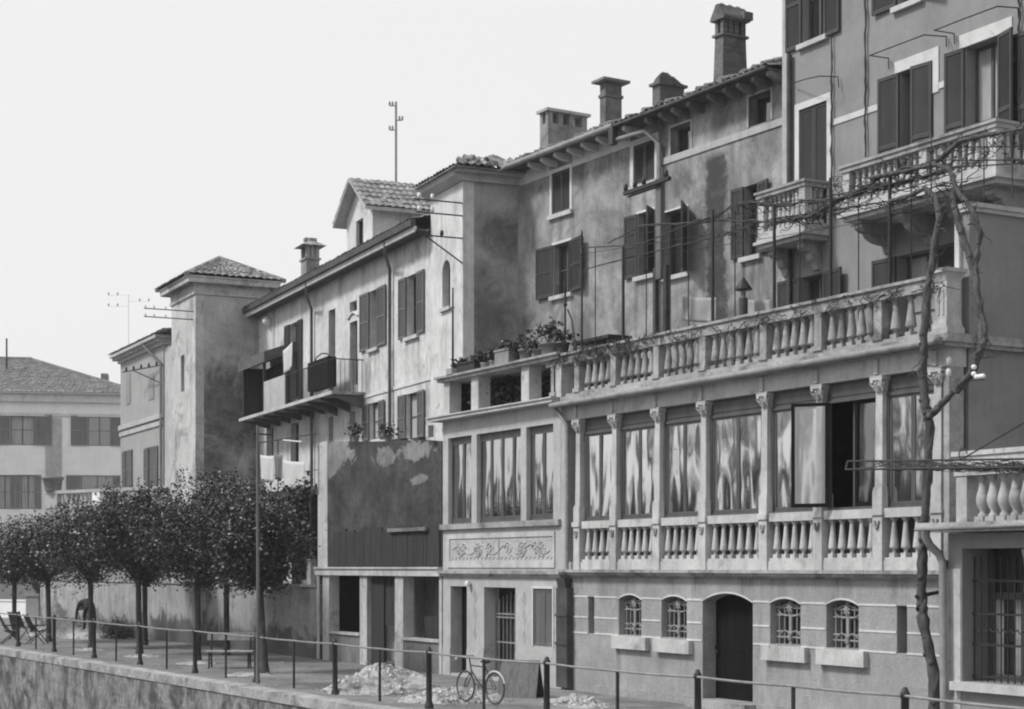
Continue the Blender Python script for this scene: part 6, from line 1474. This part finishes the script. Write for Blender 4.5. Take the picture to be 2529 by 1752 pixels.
# brushwood against the garden wall
wbp = onY(292, HY, 17.7); bp_ = thing('brushwood_pile', 'dark pile of cut brushwood against the garden wall right of the worker', 'brushwood', (wbp.x, wbp.y, 0), R(20))
rr = random.Random(55); mb = MB()
for k in range(150):
    a = rr.uniform(0, 6.28); f = rr.random(); p = Vector((math.cos(a) * .75 * f, math.sin(a) * .5 * f, .02 + .75 * (1 - f) * rr.random())); q = p + Vector((rr.uniform(-.5, .5), rr.uniform(-.3, .3), rr.uniform(-.1, .35))); q.z = max(q.z, .02)
    mb.tube([p, p.lerp(q, .5) + Vector((rr.uniform(-.05, .05), 0, rr.uniform(-.03, .05))), q], [.016, .012, .005], 4)
mb.build('branches', M['twig'], bp_)
mb = MB()
for k in range(24): leaves(mb, (rr.gauss(0, .4), rr.gauss(0, .25), rr.uniform(.05, .5)), (.15, .12, .1), 40, .09, rr)
mb.build('dry_leaves', M['leaf_vine'], bp_)
# two boards leant together
o = gnd(1285, 1722); lb = thing('leaning_boards', 'two weathered boards leant together like a tent behind the bicycle', 'boards', (o.x, o.y, 0), R(40))
mb = MB(); mb.add([(-.42, -.26, 0), (.42, -.26, 0), (.4, .0, .74), (-.4, .0, .74), (-.42, -.22, 0), (.42, -.22, 0), (.4, .03, .74), (-.4, .03, .74)], [(0, 1, 2, 3), (4, 7, 6, 5), (0, 4, 5, 1), (1, 5, 6, 2), (2, 6, 7, 3), (3, 7, 4, 0)]); mb.build('front_board', M['pole'], lb)
mb = MB(); mb.add([(-.42, .26, 0), (.42, .26, 0), (.4, .04, .72), (-.4, .04, .72), (-.42, .22, 0), (.42, .22, 0), (.4, .01, .7), (-.4, .01, .7)], [(0, 1, 2, 3), (4, 7, 6, 5), (0, 4, 5, 1), (1, 5, 6, 2), (2, 6, 7, 3), (3, 7, 4, 0)]); mb.build('back_board', M['plank'], lb)
# bicycle
bf, br_ = gnd(1150, 1740), gnd(1236, 1744); dv_ = br_ - bf; bl = dv_.length
bk = thing('bicycle', 'old bicycle with pale hand grips standing on the rubble by the railing', 'bicycle', (bf.x, bf.y, .06), R(8)); bk.scale = (.88, .88, .88)
for nm, x in (('front_wheel', 0), ('rear_wheel', 1.05)):
    c = Vector((x, 0, .33)); tb_ = MB().tube([c + Vector((.32 * math.cos(k * math.pi / 16), 0, .32 * math.sin(k * math.pi / 16))) for k in range(33)], .02, 6).build('wheel', M['rubber'], bk)
    mb = MB(); mb.tube([c + Vector((.295 * math.cos(k * math.pi / 16), 0, .295 * math.sin(k * math.pi / 16))) for k in range(33)], .009, 5); [mb.tube([c, c + Vector((.29 * math.cos(k * .393), 0, .29 * math.sin(k * .393)))], .0025, 3) for k in range(16)]; mb.tube([c - Vector((0, .05, 0)), c + Vector((0, .05, 0))], .025, 6); mb.build('rim', M['zinc'], tb_)
mb = MB(); hd_, st2, bb = (.18, 0, .78), (.72, 0, .76), (.62, 0, .3)
for a, b in (((.14, 0, .92), (.22, 0, .62)), (hd_, st2), ((.2, 0, .68), bb), (st2, bb), ((.68, 0, .84), bb)): mb.tube([a, b], .016, 6)
for s in (-.045, .045): mb.tube([(.22, s * .6, .62), (.1, s, .5), (0, s, .33)], .012, 5); mb.tube([(1.05, s, .33), bb], .01, 5); mb.tube([(1.05, s, .33), st2], .01, 5)
mb.build('frame', M['iron'], bk)
MB().tube([(.0, -.27, .93), (-.02, -.2, .98), (.12, 0, .98), (-.02, .2, .98), (.0, .27, .93)], .012, 6).build('handlebar', M['zinc'], bk)
for s in (-1, 1): MB().tube([(-.01, s * .22, .965), (.06, s * .3, .9)], .02, 6).build('grip', M['cloth'], bk)
mb = MB(); mb.lathe((0, 0, 0), [(.02, -.03), (.1, -.01), (.11, .02), (.06, .045), (.01, .05)], 10); mb.v = [(x * 1.25 + .72, y * .9, z + .87) for x, y, z in mb.v]; mb.build('saddle', M['plank'], bk)
MB().tube([(1.05 + .36 * math.cos(a), 0, .33 + .36 * math.sin(a)) for a in [R(20 + 12 * k) for k in range(12)]], .022, 5).build('mudguard', M['cloth'], bk)
MB().tube([(.62 + .1 * math.cos(a), -.05, .3 + .1 * math.sin(a)) for a in [k * .52 for k in range(13)]], .008, 5).build('chainring', M['iron'], bk)
for s in (-1, 1): MB().tube([(.62, s * .06, .3), (.62 + s * .12, s * .07, .3 - s * .1), (.62 + s * .12, s * .15, .3 - s * .1)], .011, 5).build('pedal', M['iron'], bk)

# ------------------------------------------------------------------ the stooping worker
def skin_mesh(name, verts, edges, rad, mat, parent, sub=2):
    me = bpy.data.meshes.new(name); me.from_pydata([tuple(v) for v in verts], edges, []); o = bpy.data.objects.new(name, me); C.objects.link(o); o.parent = parent; me.materials.append(mat)
    md = o.modifiers.new('skin', 'SKIN')
    for i, r in enumerate(rad): me.skin_vertices[0].data[i].radius = (r, r) if not isinstance(r, tuple) else r
    me.skin_vertices[0].data[0].use_root = True
    md.use_smooth_shade = True; s = o.modifiers.new('sub', 'SUBSURF'); s.levels = sub; s.render_levels = sub
    return o
wk = onY(214, HY, 16.55); pr = thing('person', 'person in dark work clothes stooping with one arm to the earth behind a tree', 'person', (wk.x, wk.y, .36), R(5))
v_ = [(.32, 0, .86), (.16, 0, .96), (-.06, 0, 1.0), (-.26, 0, .95), (-.36, 0, .90), (-.44, 0, .85),          # pelvis, spine, shoulders, neck, head
      (.26, -.11, .82), (.12, -.13, .45), (.16, -.13, .08), (.03, -.14, .03),                                  # near leg bent a little
      (.34, .11, .82), (.42, .13, .45), (.5, .13, .08), (.38, .13, .03),
      (-.24, -.2, .88), (-.38, -.23, .6), (-.5, -.2, .32), (-.24, .2, .88), (-.3, .22, .6), (-.42, .2, .36)]
e_ = [(0, 1), (1, 2), (2, 3), (3, 4), (4, 5), (0, 6), (6, 7), (7, 8), (8, 9), (0, 10), (10, 11), (11, 12), (12, 13), (3, 14), (14, 15), (15, 16), (3, 17), (17, 18), (18, 19)]
r_ = [.15, .145, .16, .15, .065, .06, .10, .075, .05, .045, .10, .075, .05, .045, .075, .052, .036, .075, .052, .036]
skin_mesh('body', v_, e_, r_, M['cloth_dark'], pr)
hd2 = MB(); hd2.lathe((0, 0, 0), [(.01, -.12), (.06, -.1), (.085, -.03), (.095, .04), (.08, .1), (.02, .13)], 12)
hd2.v = [Matrix.Rotation(R(-115), 3, 'Y') @ Vector(q) + Vector((-.52, 0, .8)) for q in hd2.v]; hd2.build('head', M['skin'], pr)
ct_ = MB(); ct_.lathe((0, 0, 0), [(.1, 0), (.115, .03), (.1, .09), (.02, .12)], 12); ct_.tube([(.06, 0, .01), (.17, 0, -.01)], [.07, .05], 8)
ct_.v = [Matrix.Rotation(R(-115), 3, 'Y') @ Vector(q) + Vector((-.56, 0, .79)) for q in ct_.v]; ct_.build('cap', M['plank'], pr)
for sy, wr in ((-1, Vector((-.5, -.2, .32))), (1, Vector((-.42, .2, .36)))):
    vv = [wr, wr + Vector((-.03, 0, -.07))]; ee = [(0, 1)]; rr_ = [.03, .036]
    for k, (dx, dy, L_) in enumerate(((.0, -.028, .06), (-.012, -.009, .07), (-.012, .01, .065), (.0, .028, .05), (.035, -.03 * sy, .04))):
        b = len(vv); q = vv[1] + Vector((dx * .6, dy, -.02)); vv += [q, q + Vector((dx, dy * .2, -L_ * .6)), q + Vector((dx + .02, dy * .2, -L_ * 1.1))]; ee += [(1, b), (b, b + 1), (b + 1, b + 2)]; rr_ += [.01, .009, .007]
    skin_mesh('hand', vv, ee, rr_, M['skin'], pr, 1)
# a spade the worker bends over
o = MB(); o.tube([(0, 0, .1), (-.35, 0, .5)], .018, 6); o.box(-.02, .16, -.1, .1, .02, .05); o = o.build('spade', M['plank']); o.location = (wk.x - .32, wk.y - .12, .45); tag(o, 'short spade lying on the earth below the worker\'s hands', 'spade')

# ------------------------------------------------------------------ poles beyond the roofs
def far_pole(x, ytop, D, r, label, arms):
    p = atD(x, ytop, D); t = thing('telegraph_pole', label, 'telegraph pole', (p.x, p.y, 0), R(60)); MB().tube([(0, 0, 0), (0, 0, p.z)], [r * 1.6, r], 7).build('shaft', M['rail'], t)
    for y, s in arms:
        z = CAM_H + (HY - y) * D / FPX; ar = MB().tube([(0, 0, z), (s, 0, z)], r * .5, 5).build('crossarm', M['rail'], t)
        for f in (.55, 1.0): MB().lathe((s * f, 0, z), [(.02, 0), (.045, .05), (.045, .15), (.02, .2)], 6).build('insulator', M['zinc'], ar)
    return t
far_pole(978, 252, 75, .05, 'tall telegraph pole with short arms rising beyond the dormer roof', ((262, -.28), (298, .28), (322, -.28)))
t = far_pole(318, 728, 110, .012, 'faint thin pole with small insulators in the sky left of the square tower', ((730, -1.3), (745, 1.3), (757, -1.3)))

# ------------------------------------------------------------------ trees and roofs on the other bank, seen mirrored in the gallery glass
rr = random.Random(77); mb = MB()
for k in range(30):
    x = -30 - k * 3.4 + rr.uniform(-1.4, 1.4); h = rr.uniform(4.2, 7.5) if k % 4 else rr.uniform(9, 12.5); y = rr.uniform(-24, -15); wd = rr.uniform(1.1, 2.0)
    mb.tube([(x, y, -.4), (x + rr.uniform(-.3, .3), y, h * .5), (x + rr.uniform(-.8, .8), y, h * .85)], [.3, .2, .05], 6)
    for _ in range(20):
        f = rr.uniform(.3, 1); leaves(mb, (x + rr.gauss(0, wd * .6 * (1.25 - f * .6)), y + rr.gauss(0, 1), h * f), (.55, .5, .45), 60, .5, rr)
tag(mb.build('far_bank_trees', M['leaf_far']), 'far row of trees on the other bank of the canal', 'trees', kind='stuff')

# ------------------------------------------------------------------ loose gravel and litter on the quay
rr = random.Random(91); mb = MB()
for k in range(1500):
    u = rr.uniform(-34, 12); v = .45 + 5.2 * rr.random() ** 1.6; s_ = rr.uniform(.008, .03) * (1.5 if rr.random() < .06 else 1); p = W(Q, u, v, s_ * .3)
    q = [Vector((rr.uniform(.6, 1.2) * x, rr.uniform(.6, 1.2) * y, rr.uniform(.4, .8) * z)) * s_ for x, y, z in ((1, 0, 0), (-1, 0, 0), (0, 1, 0), (0, -1, 0), (0, 0, 1))]
    mb.add([p + x for x in q], [(0, 2, 4), (2, 1, 4), (1, 3, 4), (3, 0, 4)])
tag(mb.build('gravel', M['earth']), 'loose gravel and crumbs of plaster strewn over the quay', 'gravel', kind='stuff')

# ------------------------------------------------------------------ the thin haze over the canal
hz_ = MB().box(-240, 30, -40, 140, -3.6, 22).build('haze', M['water']); tag(hz_, kind='stuff')
hm = bpy.data.materials.new('haze'); hm.use_nodes = True; t = hm.node_tree; t.nodes.clear()
o = t.nodes.new('ShaderNodeOutputMaterial'); pvn = t.nodes.new('ShaderNodeVolumePrincipled')
pvn.inputs['Color'].default_value = (.95, .95, .95, 1); pvn.inputs['Density'].default_value = .0005; pvn.inputs['Anisotropy'].default_value = .2
t.links.new(pvn.outputs[0], o.inputs['Volume']); hz_.data.materials.clear(); hz_.data.materials.append(hm)
